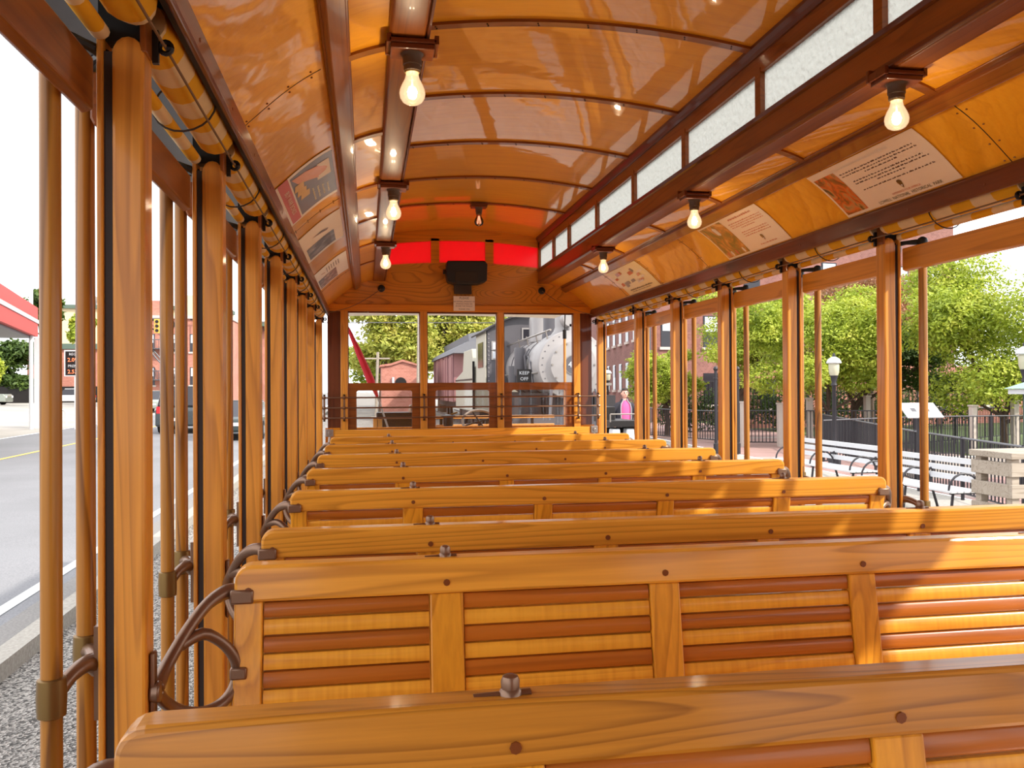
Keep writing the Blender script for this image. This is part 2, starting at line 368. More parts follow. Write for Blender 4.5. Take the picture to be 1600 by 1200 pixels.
# ribs (thin bent battens)
RIBY = [POST0 + 0.02 + P * i for i in range(-5, 7)]
rk = 0
for y in RIBY:
    rk += 1
    prof = [(x, E + top_z(x) - 0.011) for x in np.linspace(-0.655, 0.655, 25)]
    struct(MB().strip(prof, 'y', y - 0.02, y + 0.02, 0.012), 'trim_rib_%d' % rk, MAT['brown_x'], smooth=True)
    for s in (-1, 1):
        prof = [(s * x, E + z - 0.008) for x, z in SARC if x < 0.9]
        struct(MB().strip(prof, 'y', y - 0.018, y + 0.018, -0.009 * s), 'trim_side_rib_%d' % rk, MAT['brown_x'], smooth=True)
        seam = []
        for k in range(12):
            x, z, n = arc_at(0.02 + 0.26 * k / 11); seam.append((s * x, E + z - 0.0012))
        struct(MB().strip(seam, 'y', y - 0.0015, y + 0.0015, -0.002 * s), 'trim_seam_%d' % rk, MAT['groove'])
        sc = MB()
        for k in range(4):
            x, z, n = arc_at(0.04 + 0.07 * k)
            for dy in (-0.02, 0.02): sc.lathe((s * x, y + dy, E + z - 0.002), [(0.0035, 0), (0.0035, 0.003)], 6)
        o = struct(sc, 'trim_seam_screws_%d' % rk, MAT['plug'])
    sc = MB()
    for x in np.linspace(-0.56, 0.56, 7): sc.lathe((x, y - 0.008, E + top_z(x) - 0.0135), [(0.003, 0), (0.003, 0.004)], 6); sc.lathe((x + 0.006, y + 0.008, E + top_z(x) - 0.0135), [(0.003, 0), (0.003, 0.004)], 6)
    struct(sc, 'trim_rib_screws_%d' % rk, MAT['groove'])
# mid purlin, clerestory beam, letterboard, deck wall on both sides
for s, nm in ((-1, 'left'), (1, 'right')):
    def X(*a): return [(s * x, E + z) for x, z in a]
    pm = MB(); pm.prism(X((0.905, 0.835), (0.858, 0.865), (0.848, 0.846), (0.892, 0.818)), 'y', YR, YB)
    pm.prism(X((0.912, 0.838), (0.850, 0.877), (0.843, 0.870), (0.905, 0.830)), 'y', YR, YB)
    struct(pm, 'trim_purlin_' + nm, MAT['brown_y'], bevel=0.004)
    bm_ = MB()
    bm_.prism(X((0.650, 1.000), (0.650, 0.905), (0.660, 0.893), (0.740, 0.893), (0.748, 0.900), (0.748, 0.93), (0.69, 1.000)), 'y', YR, YB)
    struct(bm_, 'trim_deck_beam_' + nm, MAT['brown_y'], bevel=0.003)
    mo = MB(); mo.prism(X((0.644, 0.915), (0.644, 0.899), (0.652, 0.893), (0.656, 0.915)), 'y', YR, YB); mo.prism(X((0.636, 1.014), (0.64, 0.998), (0.65, 0.992), (0.67, 1.014)), 'y', YR, YB)
    mo.prism(X((0.640, 1.258), (0.632, 1.275), (0.632, 1.29), (0.67, 1.29), (0.67, 1.245), (0.648, 1.245)), 'y', YR, YB)
    struct(mo, 'trim_deck_moulding_' + nm, MAT['darkbrown_y'], bevel=0.002)
    # letterboard
    lb = MB(); lb.prism(X((1.1145, 0.676), (1.104, 0.662), (1.100, 0.608), (1.104, 0.600), (1.112, 0.600), (1.13, 0.676)), 'y', YR, YB)
    struct(MB().prism(X((1.1125, 0.603), (1.124, 0.606), (1.136, 0.676), (1.13, 0.676)), 'y', YR, YB), 'trim_recess_shade_' + nm, MAT['black'])  # black strip painted in for the shade in the gap behind the letterboard
    o = struct(lb, 'trim_letterboard_' + nm, MAT['darkbrown_y'], bevel=0.003)
    scr = MB()
    for i in range(-2, 15): scr.lathe((s * 1.1018, POST0 + 0.38 * i + 0.12, E + 0.63), [(0.004, -0.0015), (0.004, 0.0015)], 8, axis='x')
    struct(scr, 'trim_letterboard_screws_' + nm, MAT['plug'])
    # dark recess above the blinds
    struct(MB().box(min(s * 1.135, s * 1.225), max(s * 1.135, s * 1.225), YR, YB, E + 0.668, E + 0.69), 'trim_blind_pocket_' + nm, MAT['groove'])
    # outer roof
    ro = [(1.235, 0.665), (1.33, 0.665), (1.40, 0.645), (1.43, 0.625)]
    struct(MB().strip([(s * x, E + z) for x, z in ro], 'y', YR, YB + 0.4, 0.012 * s), 'ceiling_eave_' + nm, MAT['roofgrey'], smooth=True)
    ro = [(1.44, 0.63), (1.40, 0.69), (1.2, 0.82), (1.0, 0.92), (0.8, 0.975), (0.70, 0.99)]
    struct(MB().strip([(s * x, E + z) for x, z in ro], 'y', YR, YB + 0.4, -0.012 * s), 'ceiling_roof_' + nm, MAT['roofcanvas'], smooth=True)
    # deck windows
    dw = MB()
    ys = [POST0 + P * i for i in range(-6, 7)]
    ys = [y - 0.01 for y in ys if y > YR] + [6.54, YB]
    dw.box(min(s * 0.655, s * 0.69), max(s * 0.655, s * 0.69), YR, YB, E + 1.0, E + 1.022)
    dw.box(min(s * 0.655, s * 0.69), max(s * 0.655, s * 0.69), YR, YB, E + 1.182, E + 1.30)
    for y in ys: dw.box(min(s * 0.652, s * 0.69), max(s * 0.652, s * 0.69), y - 0.022, y + 0.022, E + 1.0, E + 1.20)
    wf = struct(dw, 'window_deck_frame_' + nm, MAT['brown_y'], bevel=0.002)
    for k in range(len(ys) - 1):
        o = struct(MB().box(min(s * 0.672, s * 0.677), max(s * 0.672, s * 0.677), ys[k] + 0.02, ys[k + 1] - 0.02, E + 1.02, E + 1.185), 'window_%d' % (10 + k + (20 if s > 0 else 0)), MAT['frosted'])
        o['label'] = 'frosted clerestory pane on the %s side, pane %d from the rear' % (nm, k + 1)
prof = [(x, E + 1.37 + 0.06 * (1 - (x / 0.78) ** 2)) for x in np.linspace(-0.78, 0.78, 17)]
struct(MB().strip(prof, 'y', YR, YB + 0.5, 0.012), 'ceiling_deck_roof', MAT['roofcanvas'], smooth=True)
# rear end wall (behind the viewer)
struct(MB().box(-1.2, 1.2, YR - 0.03, YR, 0, E + 0.66).box(-0.66, 0.66, YR - 0.03, YR, E + 0.66, E + 1.34), 'wall_rear', MAT['amber_x'])

# ---- front bulkhead
t = 0.03; y0, y1 = YB, YB + t
top = [(-1.13, 0.66)] + [(-x, z) for x, z in SARC] + [(-0.655, 1.02)]
mid = [(x, 1.062 - 0.034 * (x / 0.65) ** 2 - 0.0) for x in np.linspace(-0.655, 0.655, 15)]
poly = [(-1.14, 0.66)] + [(-x, z) for x, z in SARC[1:]] + mid + [(x, z) for x, z in SARC[1:][::-1]] + [(1.14, 0.66)]
bw = MB(); bw.prism([(x, E + z) for x, z in poly], 'y', y0, y1)
wf = struct(bw, 'wall_front', MAT['plywood'])
wf['label'] = 'front bulkhead of varnished plywood with swirling grain'
# frame round red panes
fr = MB()
up_in = [(x, E + 1.245 - 0.045 * (x / 0.65) ** 2) for x in np.linspace(-0.66, 0.66, 21)]
fr.strip(up_in, 'y', YB - 0.01, y1, 0.14)
for xm in (-0.232, 0.228): fr.box(xm - 0.035, xm + 0.035, YB - 0.01, y1, E + 1.05, E + 1.26)
for xm in (-0.66, 0.66): fr.box(xm - 0.012, xm + 0.012, YB - 0.01, y1, E + 1.0, E + 1.26)
struct(fr, 'trim_transom_frame', MAT['amber_x'])
for k, (xa, xb) in enumerate(((-0.65, -0.262), (-0.202, 0.198), (0.258, 0.65))):
    o = struct(MB().box(xa - 0.01, xb + 0.01, YB + 0.008, YB + 0.014, E + 1.0, E + 1.262), 'window_%d' % (k + 5), MAT['red_glass'])
    o['label'] = ('left', 'middle', 'right')[k] + ' red glass transom pane above the front windows'
# header, mullions, stiles, panels
hd = MB(); hd.box(-1.14, 1.14, YB - 0.025, y1, E + 0.642, E + 0.70)
struct(hd, 'trim_window_header', MAT['amber_x'], bevel=0.004)
struct(MB().box(-0.98, 0.98, YB - 0.015, YB - 0.001, E + 0.628, E + 0.645), 'trim_header_bead', MAT['darkbrown_x'])  # thin dark brown wooden bead under the window header
ml = MB()
for x in (-0.985, -0.333, 0.318, 0.985): ml.box(x - 0.030, x + 0.030, YB - 0.02, YB + 0.03, 0.45, E + 0.645)
struct(ml, 'trim_window_mullions', MAT['post_z'], bevel=0.006)
ml = MB()
for x in (-0.985, -0.333, 0.318, 0.985):
    for d in (-1, 1): ml.box(x + d * 0.03 - 0.006, x + d * 0.03 + 0.006, YB - 0.005, YB + 0.03, 0.45, E + 0.645)
struct(ml, 'trim_window_beads', MAT['darkbrown_z'])
sp_ = MB()
for s in (-1, 1): sp_.box(min(s * 1.015, s * 1.12), max(s * 1.015, s * 1.12), YB + 0.002, YB + 0.02, 0.45, E + 0.645)
struct(sp_, 'wall_front_side_panels', MAT['darkbrown_z'])
struct(MB().box(-1.14, 1.14, YB, YB + 0.03, 0, E - 0.32), 'wall_front_lower', MAT['amber_z'])
# three sashes
for k, (xa, xb) in enumerate(((-0.949, -0.369), (-0.297, 0.282), (0.354, 0.949))):
    sa = thing('window_%d' % (k + 1), ('left', 'middle', 'right')[k] + ' front window with its sash lowered, showing the outdoors', 'window'); sa['kind'] = 'structure'
    del sa['category']
    f = MB(); yy0, yy1 = YB - 0.002, YB + 0.022
    f.box(xa, xb, yy0, yy1, E - 0.015, E + 0.048)
    f.box(xa, xa + 0.062, yy0, yy1, E - 0.42, E - 0.015); f.box(xb - 0.062, xb, yy0, yy1, E - 0.42, E - 0.015)
    f.box(xa + 0.062, xb - 0.062, yy0, yy1, E - 0.42, E - 0.33)
    # rounded corner fillets
    for cxn, sg in ((xa + 0.062, 1), (xb - 0.062, -1)):
        r = 0.018; a = [(cxn, E - 0.015)] + [(cxn + sg * (r - r * math.cos(q)), E - 0.015 - r + r * math.sin(q)) for q in np.linspace(0, PI / 2, 5)]
        f.prism(a, 'y', yy0 + 0.001, yy1 - 0.001)
    f.build('sash_frame', MAT['brown_x'], sa)
    MB().box(xa + 0.05, xb - 0.05, YB + 0.009, YB + 0.012, E - 0.335, E - 0.01).build('pane', MAT['glass'], sa)
# guard rods
gr = thing('window_guard_rail', 'three thin brass rods across the lower front windows', 'rail', (0, YB - 0.07, 0))
for z in (-0.072, -0.155, -0.238):
    MB().tube([(-1.16, 0, E + z), (1.175, 0, E + z)], 0.0065, 8).build('rod', MAT['bronze'], gr, smooth=True)
for x in (-1.145, -0.985, -0.333, 0.318, 0.985, 1.16):
    b = MB().box(x - 0.008, x + 0.008, 0.004, 0.012, E - 0.265, E - 0.045)
    for z in (-0.072, -0.155, -0.238): b.lathe((x, 0, E + z), [(0.011, -0.012), (0.013, 0), (0.011, 0.012)], 8, axis='x')
    b.box(x - 0.008, x + 0.008, 0.004, 0.05, E - 0.265, E - 0.255).box(x - 0.008, x + 0.008, 0.004, 0.05, E - 0.055, E - 0.045)
    b.build('bracket', MAT['bronze'], gr)
# speaker
spk = thing('loudspeaker', 'black loudspeaker on a bracket above the middle front window', 'speaker', (0.02, YB, E))
b = MB(); b.prism([(-0.165, 1.055), (0.15, 1.06), (0.17, 1.03), (0.165, 0.89), (0.10, 0.865), (-0.10, 0.865), (-0.16, 0.88), (-0.175, 0.96)], 'y', -0.16, -0.03); b.build('cabinet', MAT['speaker_black'], spk, bevel=0.012)
MB().box(-0.10, 0.09, -0.163, -0.155, 0.885, 0.965).build('grille', plain('grille', rgb(46, 38, 28), 0.7), spk, bevel=0.004)
b = MB(); b.box(-0.10, 0.05, -0.05, -0.04, 0.79, 0.9).box(-0.10, 0.05, -0.05, 0.0, 0.86, 0.875); b.build('bracket', plain('bracket_brown', rgb(60, 42, 26), 0.5), spk, bevel=0.01)
b = MB(); b.lathe((-0.175, -0.09, 0.97), [(0.02, -0.02), (0.02, 0.01)], 10, axis='x'); b.build('side_knob', MAT['speaker_black'], spk)
# notice
nt_ = thing('notice_card', 'small cream PLEASE notice card under the loudspeaker', 'sign', (0.008, YB - 0.028, E + 0.713))
MB().box(-0.09, 0.09, -0.002, 0.0, -0.062, 0.062).build('card', MAT['paper'], nt_)
ff = lambda x, z: (x, -0.0026, z)
for s_, sz, zz in (('PLEASE', 0.026, 0.045), ('NO EATING, DRINKING OR', 0.0145, 0.016), ('SMOKING WHILE ON', 0.0145, -0.003), ('BOARD THE TROLLEY', 0.0145, -0.022), ('THANK YOU', 0.0165, -0.048)):
    put_text('lettering', s_, sz, ff, 'ink', nt_, (0, zz))
# cord grommets on the bulkhead
for s, nm in ((-1, 'left'), (1, 'right')):
    g = MB(); g.lathe((s * 0.68, YB - 0.006, E + 0.833), [(0.030, 0.006), (0.030, -0.006), (0.022, -0.012), (0.010, -0.012), (0.008, -0.004)], 16, axis='y')
    o = g.build('cord_grommet', MAT['speaker_black'], smooth=True); tag(o, 'black round cord grommet on the bulkhead under the %s deck beam' % nm, 'grommet', 'cord grommets')

# ---- posts, poles, blinds, guard rails
def post(s, i, y, label, grp):
    o = thing('window_post', label, 'post', (0, y, 0), 0, grp)
    zt = E + 0.578
    # body with arched top
    def bx(xa, xb): return (min(s * xa, s * xb), max(s * xa, s * xb))
    a, b_ = bx(1.161, 1.211)
    bd = MB(); prof = [(a, 0), (b_, 0)]
    for q in np.linspace(0, PI, 9): prof.append(((a + b_) / 2 + math.cos(q) * (b_ - a) / 2, zt - 0.035 + math.sin(q) * 0.03))
    bd.prism(prof, 'y', -0.0275, 0.0275); bd.build('post_body', MAT['post_z'], o, bevel=0.006)
    a, b_ = bx(1.211, 1.224); MB().box(a, b_, -0.020, 0.020, 0, zt - 0.03).build('curtain_groove', MAT['groove'], o)
    a, b_ = bx(1.224, 1.234); MB().box(a, b_, -0.0275, 0.0275, 0, zt + 0.01).build('outer_strip', MAT['post_z'], o, bevel=0.003)
    a, b_ = bx(1.158, 1.168); MB().box(a, b_, -0.0265, 0.015, zt - 0.03, E + 0.665).build('upper_strip', MAT['brown_z'], o, bevel=0.002)
    # black pocket head between the blinds
    a, b_ = bx(1.167, 1.235); MB().box(a, b_, -0.012, 0.02, zt - 0.01, E + 0.668).build('blind_head', MAT['black'], o)
    # cord eye
    h = MB(); xx = s * 1.148
    h.box(min(xx, xx + s * 0.01), max(xx, xx + s * 0.01), 0.012, 0.022, E + 0.545, E + 0.600)
    h.tube([(xx - s * 0.012 + 0.016 * math.cos(q) * 0, 0.02 + 0.0, E + 0.574)] * 1 + [(xx - s * 0.02, 0.02, E + 0.574)], 0.006, 6)
    ring = [(xx - s * 0.010 + 0.010 * math.cos(q), 0.02, E + 0.574 + 0.010 * math.sin(q)) for q in np.linspace(0, 2 * PI, 13)]
    h.tube(ring, 0.0045, 6, cap=False); h.build('cord_eye', MAT['iron'], o, smooth=True)
    return o
def pole_set(s, y, nm, k):
    for j, (dy, ww) in enumerate(((-0.09, 'near'), (0.072, 'far'))):
        o = thing('grab_pole', '%s round grab pole outside the %s %s side post' % (ww, ORD[k], nm), 'pole', (s * 1.281, y + dy, 0), 0, nm + ' side grab poles')
        b = MB(); b.tube([(0, 0, -0.38), (0, 0, E + 0.2), (0, 0, E + 0.53)], 0.0155, 14); b.build('pole', MAT['pole_wood'], o, smooth=True)
        c = MB(); zc = E - 0.465 if j == 0 else E - 0.445
        c.lathe((0, 0, zc), [(0.0165, -0.030), (0.0205, -0.028), (0.0215, 0), (0.0205, 0.028), (0.0165, 0.030)], 14); c.build('collar', MAT['brass_old'], o, smooth=True)
    br = thing('pole_bracket', 'bronze bracket tying grab poles to the %s %s side post' % (ORD[k], nm), 'bracket', (0, y, 0), 0, nm + ' side pole brackets')
    b = MB(); b.box(min(s * 1.234, s * 1.242), max(s * 1.234, s * 1.242), -0.02, 0.02, E - 0.53, E - 0.38)
    b.tube(*smooth_path([(s * 1.240, 0.0, E - 0.447), (s * 1.252, -0.02, E - 0.438), (s * 1.266, -0.055, E - 0.446), (s * 1.278, -0.082, E - 0.463)], [0.020, 0.014, 0.0115, 0.014]), 10)
    b.tube(*smooth_path([(s * 1.240, 0.0, E - 0.447), (s * 1.252, 0.02, E - 0.438), (s * 1.266, 0.045, E - 0.436), (s * 1.278, 0.066, E - 0.444)], [0.020, 0.014, 0.0115, 0.014]), 10)
    b.build('arm', MAT['bronze'], br, smooth=True)
    b = MB()
    for dy in (-0.09, 0.072):
        b.tube(*smooth_path([(s * 1.228, 0, E + 0.548), (s * 1.25, dy * 0.4, E + 0.553), (s * 1.281, dy, E + 0.548)], [0.011, 0.008, 0.013]), 8)
        b.lathe((s * 1.281, dy, E + 0.53), [(0.018, 0), (0.020, 0.02), (0.016, 0.032), (0.006, 0.038)], 10)
    b.build('top_arm', MAT['iron'], br, smooth=True)
def blind(s, ya, yb, nm, k):
    o = thing('roller_blind', 'rolled yellow and cream striped canvas blind, %s bay on the %s side' % (ORD[k], nm), 'blind', (0, 0, 0), 0, nm + ' side roller blinds')
    n = 16; b = MB(); pts = []; rr = []
    L_ = yb - ya - 0.02
    for q in range(n + 1):
        tt = q / n; y = ya + 0.01 + tt * L_
        rr.append(0.044 * (0.72 if q in (0, n) else 1) * (1 + 0.03 * mnoise.noise(Vector((k * 3.1 + s, tt * 9, 0))))); pts.append((s * 1.172, y, E + 0.620))
    b.tube(pts, rr, 16); b.build('fabric_roll', MAT['awning'], o, smooth=True)
    b = MB(); b.tube([(s * 1.226, ya + 0.012, E + 0.574), (s * 1.226, yb - 0.012, E + 0.574)], 0.015, 12, flat=0.85, up=(0, 0, 1)); b.build('hem_roll', MAT['awning'], o, smooth=True)
    ym = (ya + yb) / 2 + 0.04; c = MB()
    ring = [(s * (1.188 + 0.064 * math.cos(q)), ym + 0.01 * math.sin(q), E + 0.606 + 0.057 * math.sin(q) - 0.008 * math.cos(q)) for q in np.linspace(0, 2 * PI, 21)]
    c.tube(ring, 0.0022, 6, cap=False); c.build('tie_cord', MAT['cord_dark'], o, smooth=True)
def guard(s, ya, yb, nm, k):
    o = MB(); 
    pr = [(s * 1.236, E + 0.448), (s * 1.254, E + 0.441), (s * 1.261, E + 0.455), (s * 1.261, E + 0.532), (s * 1.236, E + 0.532)]
    o.prism(pr, 'y', ya + 0.03, yb - 0.03)
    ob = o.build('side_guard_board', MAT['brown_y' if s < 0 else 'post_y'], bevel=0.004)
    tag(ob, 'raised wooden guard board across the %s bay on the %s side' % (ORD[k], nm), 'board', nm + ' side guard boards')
for s, nm in ((-1, 'left'), (1, 'right')):
    i0 = 0 if s < 0 else -1
    ysp = [POST0 + P * i for i in range(i0, 7)] + [YB - 0.03]
    first = [POST0 + P * (i0 - 1)]
    for k, y in enumerate(ysp):
        kk = k if s < 0 else k
        post(s, k, y, '%s varnished wooden post on the %s side of the car' % (ORD[k], nm), nm + ' side posts')
        if k < len(ysp) - 1: pole_set(s, y, nm, k)
    ally = first + ysp
    for k in range(len(ally) - 1):
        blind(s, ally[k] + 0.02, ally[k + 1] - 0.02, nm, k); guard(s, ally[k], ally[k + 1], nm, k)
    # bell cord
    pts = [(s * 1.138, -0.6, E + 0.574)]
    for j, y in enumerate(ally[1:-1]): pts += [(s * 1.138, y - 0.38, E + 0.572), (s * 1.138, y + 0.02, E + 0.574)]
    pts += [(s * 1.13, 6.85, E + 0.60)]
    for q in np.linspace(0, 1, 9): pts.append((s * (1.10 - 0.42 * q), 6.95 + 0.14 * q, E + 0.615 + 0.215 * q - 0.035 * math.sin(PI * q)))
    o = MB().tube(pts, 0.0028, 6).build('bell_cord', MAT['cord'], smooth=True); tag(o, 'thin brown bell cord strung along the %s side blinds' % nm, 'cord')
# sun blockers behind the viewer: the remaining posts of the right side
for i in (-4, -3, -2):
    MBp = thing('window_post', 'varnished wooden post behind the viewer on the right side', 'post', (0, POST0 + P * i, 0), 0, 'right side posts behind the viewer')
    MB().box(1.161, 1.245, -0.0275, 0.0275, 0, E + 0.66).build('post_body', MAT['post_z'], MBp)

# ---- benches
def bench_back(root, flip, fixed=False):
    """backrest; flip=False leans towards the viewer side (back at local y = -0.182)"""
    g = 1 if flip else -1
    lean = 0.16
    def Y(z, d=0.0):      # z below rail top
        return g * (0.182 - lean * z * 1.0) + d
    zt = E - 0.328
    # top rail with rounded ends
    r = 0.028; prof = []
    for cx_, a0 in ((1.051 - r, 0), (-1.051 + r, PI / 2)):
        for q in np.linspace(a0, a0 + PI / 2, 6): prof.append((cx_ + r * math.cos(q), zt - r + r * math.sin(q)))
    prof += [(-1.051, zt - 0.066), (1.051, zt - 0.066)]
    # face lower edge with small fillets is left straight
    rail = MB(); n = len(prof)
    vs = []; 
    for d in (-0.024, 0.024):
        for x, z in prof: vs.append((x, Y(zt - z, d), z))
    rail.add(vs, [(i, (i + 1) % n, n + (i + 1) % n, n + i) for i in range(n)] + [tuple(range(n))[::-1], tuple(range(n, 2 * n))])
    rail.build('top_rail', MAT['rail_wood'], root, bevel=0.006)
    st = [(-1.051, -1.0), (-0.690, -0.626), (-0.249, -0.187), (0.187, 0.246), (0.618, 0.682), (0.995, 1.051)]
    z0, z1 = zt - 0.066, zt - 0.352
    for xa, xb in st:
        m = MB(); q = []
        for z in (z1, z0):
            for d in (-0.018, 0.018):
                for x in (xa, xb): q.append((x, Y(zt - z, d), z))
        m.add(q, [(0, 1, 3, 2), (4, 6, 7, 5), (0, 4, 5, 1), (2, 3, 7, 6), (0, 2, 6, 4), (1, 5, 7, 3)])
        m.build('stile', MAT['oak_z'], root, bevel=0.003)
        xc = (xa + xb) / 2; yy = Y(0.045)
        for d in (-0.0245, 0.0245): pl = MB(); pl.lathe((xc, yy + d, zt - 0.045), [(0.0065, -0.0015), (0.0065, 0.0015)], 8, axis='y'); pl.build('plug', MAT['plug'], root)
    for j in range(5):
        xa, xb = st[j][1] + 0.002, st[j + 1][0] - 0.002
        m = MB()
        for k in range(9):
            za = z0 - 0.003 - 0.0312 * k; zb = za - 0.0285
            m.cm = 0 if k % 2 else 1
            ang = [0.0, 0.0]
            prof = []
            for q in np.linspace(0, 2 * PI, 13)[:-1]:
                c_, s_ = math.cos(q), math.sin(q)
                prof.append((math.copysign(abs(c_) ** 0.35, c_) * 0.011, (za + zb) / 2 + math.copysign(abs(s_) ** 0.4, s_) * 0.0143))
            m.prism([(Y(zt - z, y) - 0.0, z) for y, z in prof], 'x', xa, xb)
        m.build('slat_panel', [MAT['slat_light'], MAT['slat_dark']], root, smooth=True)
    m = MB(); q = []
    for z in (z1 - 0.045, z1):
        for d in (-0.02, 0.02):
            for x in (-1.051, 1.051): q.append((x, Y(zt - z, d), z))
    m.add(q, [(0, 1, 3, 2), (4, 6, 7, 5), (0, 4, 5, 1), (2, 3, 7, 6), (0, 2, 6, 4), (1, 5, 7, 3)])
    m.build('bottom_rail', MAT['rail_wood'], root, bevel=0.004)
    # thumb latches on the rail
    for x in (-0.658, 0.655):
        k = MB(); k.tube([(x - 0.04, Y(0), zt + 0.0), (x + 0.022, Y(0), zt + 0.001)], [0.004, 0.007], 8, flat=0.5, up=(0, 0, 1)); k.lathe((x, Y(0), zt), [(0.013, 0), (0.012, 0.004), (0.010, 0.006), (0.0105, 0.014), (0.0085, 0.019), (0.004, 0.021)], 12)
        k.build('latch_knob', MAT['bronze'], root, smooth=True)
    # cast end arms
    for s in (-1, 1):
        k = MB(); R_ = lambda x, y, z: (s * x, g * y, E + z)
        xe = 1.062
        k.tube(*smooth_path([R_(1.024, 0.172, -0.384), R_(1.048, 0.172, -0.378), R_(1.068, 0.165, -0.376), R_(1.095, 0.14, -0.390), R_(1.117, 0.11, -0.417), R_(1.136, 0.08, -0.449), R_(1.149, 0.045, -0.476), R_(1.155, 0.01, -0.495)],
               [0.0134, 0.0152, 0.0140, 0.0116, 0.0110, 0.0110, 0.0116, 0.0146]), 10)
        k.tube(*smooth_path([R_(1.134, 0.085, -0.449), R_(1.101, 0.115, -0.437), R_(1.071, 0.13, -0.457), R_(1.050, 0.14, -0.488), R_(1.044, 0.145, -0.517), R_(1.050, 0.14, -0.546), R_(1.067, 0.125, -0.566), R_(1.094, 0.10, -0.572), R_(1.125, 0.07, -0.558), R_(1.146, 0.04, -0.530), R_(1.155, 0.01, -0.500)],
               [0.0110, 0.0110, 0.0104, 0.0104, 0.0110, 0.0104, 0.0104, 0.0110, 0.0110, 0.0110, 0.0122]), 10)
        k.tube([R_(1.048, 0.142, -0.517), R_(1.034, 0.150, -0.518), R_(1.026, 0.15, -0.518)], [0.009, 0.0115, 0.0115], 8)
        k.lathe((s * 1.152, 0, E - 0.497), [(0.018, -0.008), (0.018, 0.008)], 12, axis='x')
        k.box(min(s * 1.152, s * 1.160), max(s * 1.152, s * 1.160), -0.012, 0.012, E - 0.575, E - 0.43)
        k.box(min(s * 1.016, s * 1.058), max(s * 1.016, s * 1.058), g * 0.176 - 0.031, g * 0.176 + 0.031, E - 0.396, E - 0.370)
        k.box(min(s * 1.026, s * 1.056), max(s * 1.026, s * 1.056), g * 0.153 - 0.026, g * 0.153 + 0.026, E - 0.529, E - 0.507)
        k.build('end_arm', MAT['bronze'], root, smooth=True, bevel=0.0045)
def make_bench(flip, y, label):
    root = thing('slatted_bench', label, 'bench', (0, y, 0), 0, 'reversible slatted benches across the car')
    bench_back(root, flip)
    b = MB()
    for k in range(9): b.box(-1.05, 1.05, -0.2 + 0.044 * k, -0.2 + 0.044 * k + 0.038, 0.43, 0.455)
    b.build('seat', MAT['slat_light'], root, bevel=0.004)
    MB().box(-1.05, 1.05, -0.17, 0.17, 0.37, 0.43).build('seat_frame', MAT['amber_x'], root)
    for s in (-1, 1):
        e = MB(); e.prism([(-0.17, 0), (0.17, 0), (0.12, 0.37), (-0.12, 0.37)], 'x', s * 1.0 - 0.02, s * 1.0 + 0.02); e.build('end_support', MAT['dark_green'], root)
    MB().box(-0.98, 0.98, -0.01, 0.01, 0.02, 0.37).build('riser_panel', MAT['dark_green'], root)
    return root
bn = ['slatted bench, nearest to the camera with dark top rail', 'slatted bench, second from the camera with its whole slatted back in view']
b1 = make_bench(True, POST0 - P, 'wooden ' + bn[0])
b2 = copy_tree(b1)
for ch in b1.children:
    if ch.name.startswith('top_rail'): ch.data = ch.data.copy(); ch.data.materials[0] = MAT['rail_wood_dark']
b2.location.y = POST0; b2['label'] = 'wooden ' + bn[1]
b3 = make_bench(False, POST0 + P, 'wooden slatted bench, third from the camera')
for k in range(1, 6):
    c = copy_tree(b3); c.location.y = POST0 + P * (1 + k); c['label'] = 'wooden slatted bench, %s from the camera' % ORD[k + 2]
# fixed bench against the bulkhead
fb = thing('fixed_bench', 'fixed wooden bench back against the front bulkhead', 'bench', (0, 6.99, 0))
m = MB(); m.box(-1.065, 1.065, -0.02, 0.02, E - 0.395, E - 0.332); m.build('top_rail', MAT['rail_wood'], fb, bevel=0.004)
m = MB(); m.box(-1.065, 1.065, -0.012, 0.015, 0.45, E - 0.395); m.build('back_panel', MAT['slat_light'], fb)
m = MB(); m.box(-1.05, 1.05, -0.40, -0.02, 0.42, 0.45); m.build('seat', MAT['slat_light'], fb)
MB().box(-1.05, 1.05, -0.38, -0.36, 0.0, 0.42).build('riser_panel', MAT['dark_green'], fb)
for s in (-1, 1):
    m = MB(); m.box(min(s * 1.07, s * 1.13), max(s * 1.07, s * 1.13), -0.03, 0.0, E - 0.385, E - 0.325).lathe((s * 1.1, -0.03, E - 0.355), [(0.014, 0.006), (0.014, -0.006)], 10, axis='y')
    m.tube([(s * 1.1, -0.015, E - 0.38), (s * 1.105, -0.03, E - 0.45), (s * 1.12, -0.03, E - 0.52)], [0.012, 0.009, 0.012], 8)
    m.build('end_bracket', MAT['steel'], fb, bevel=0.003)

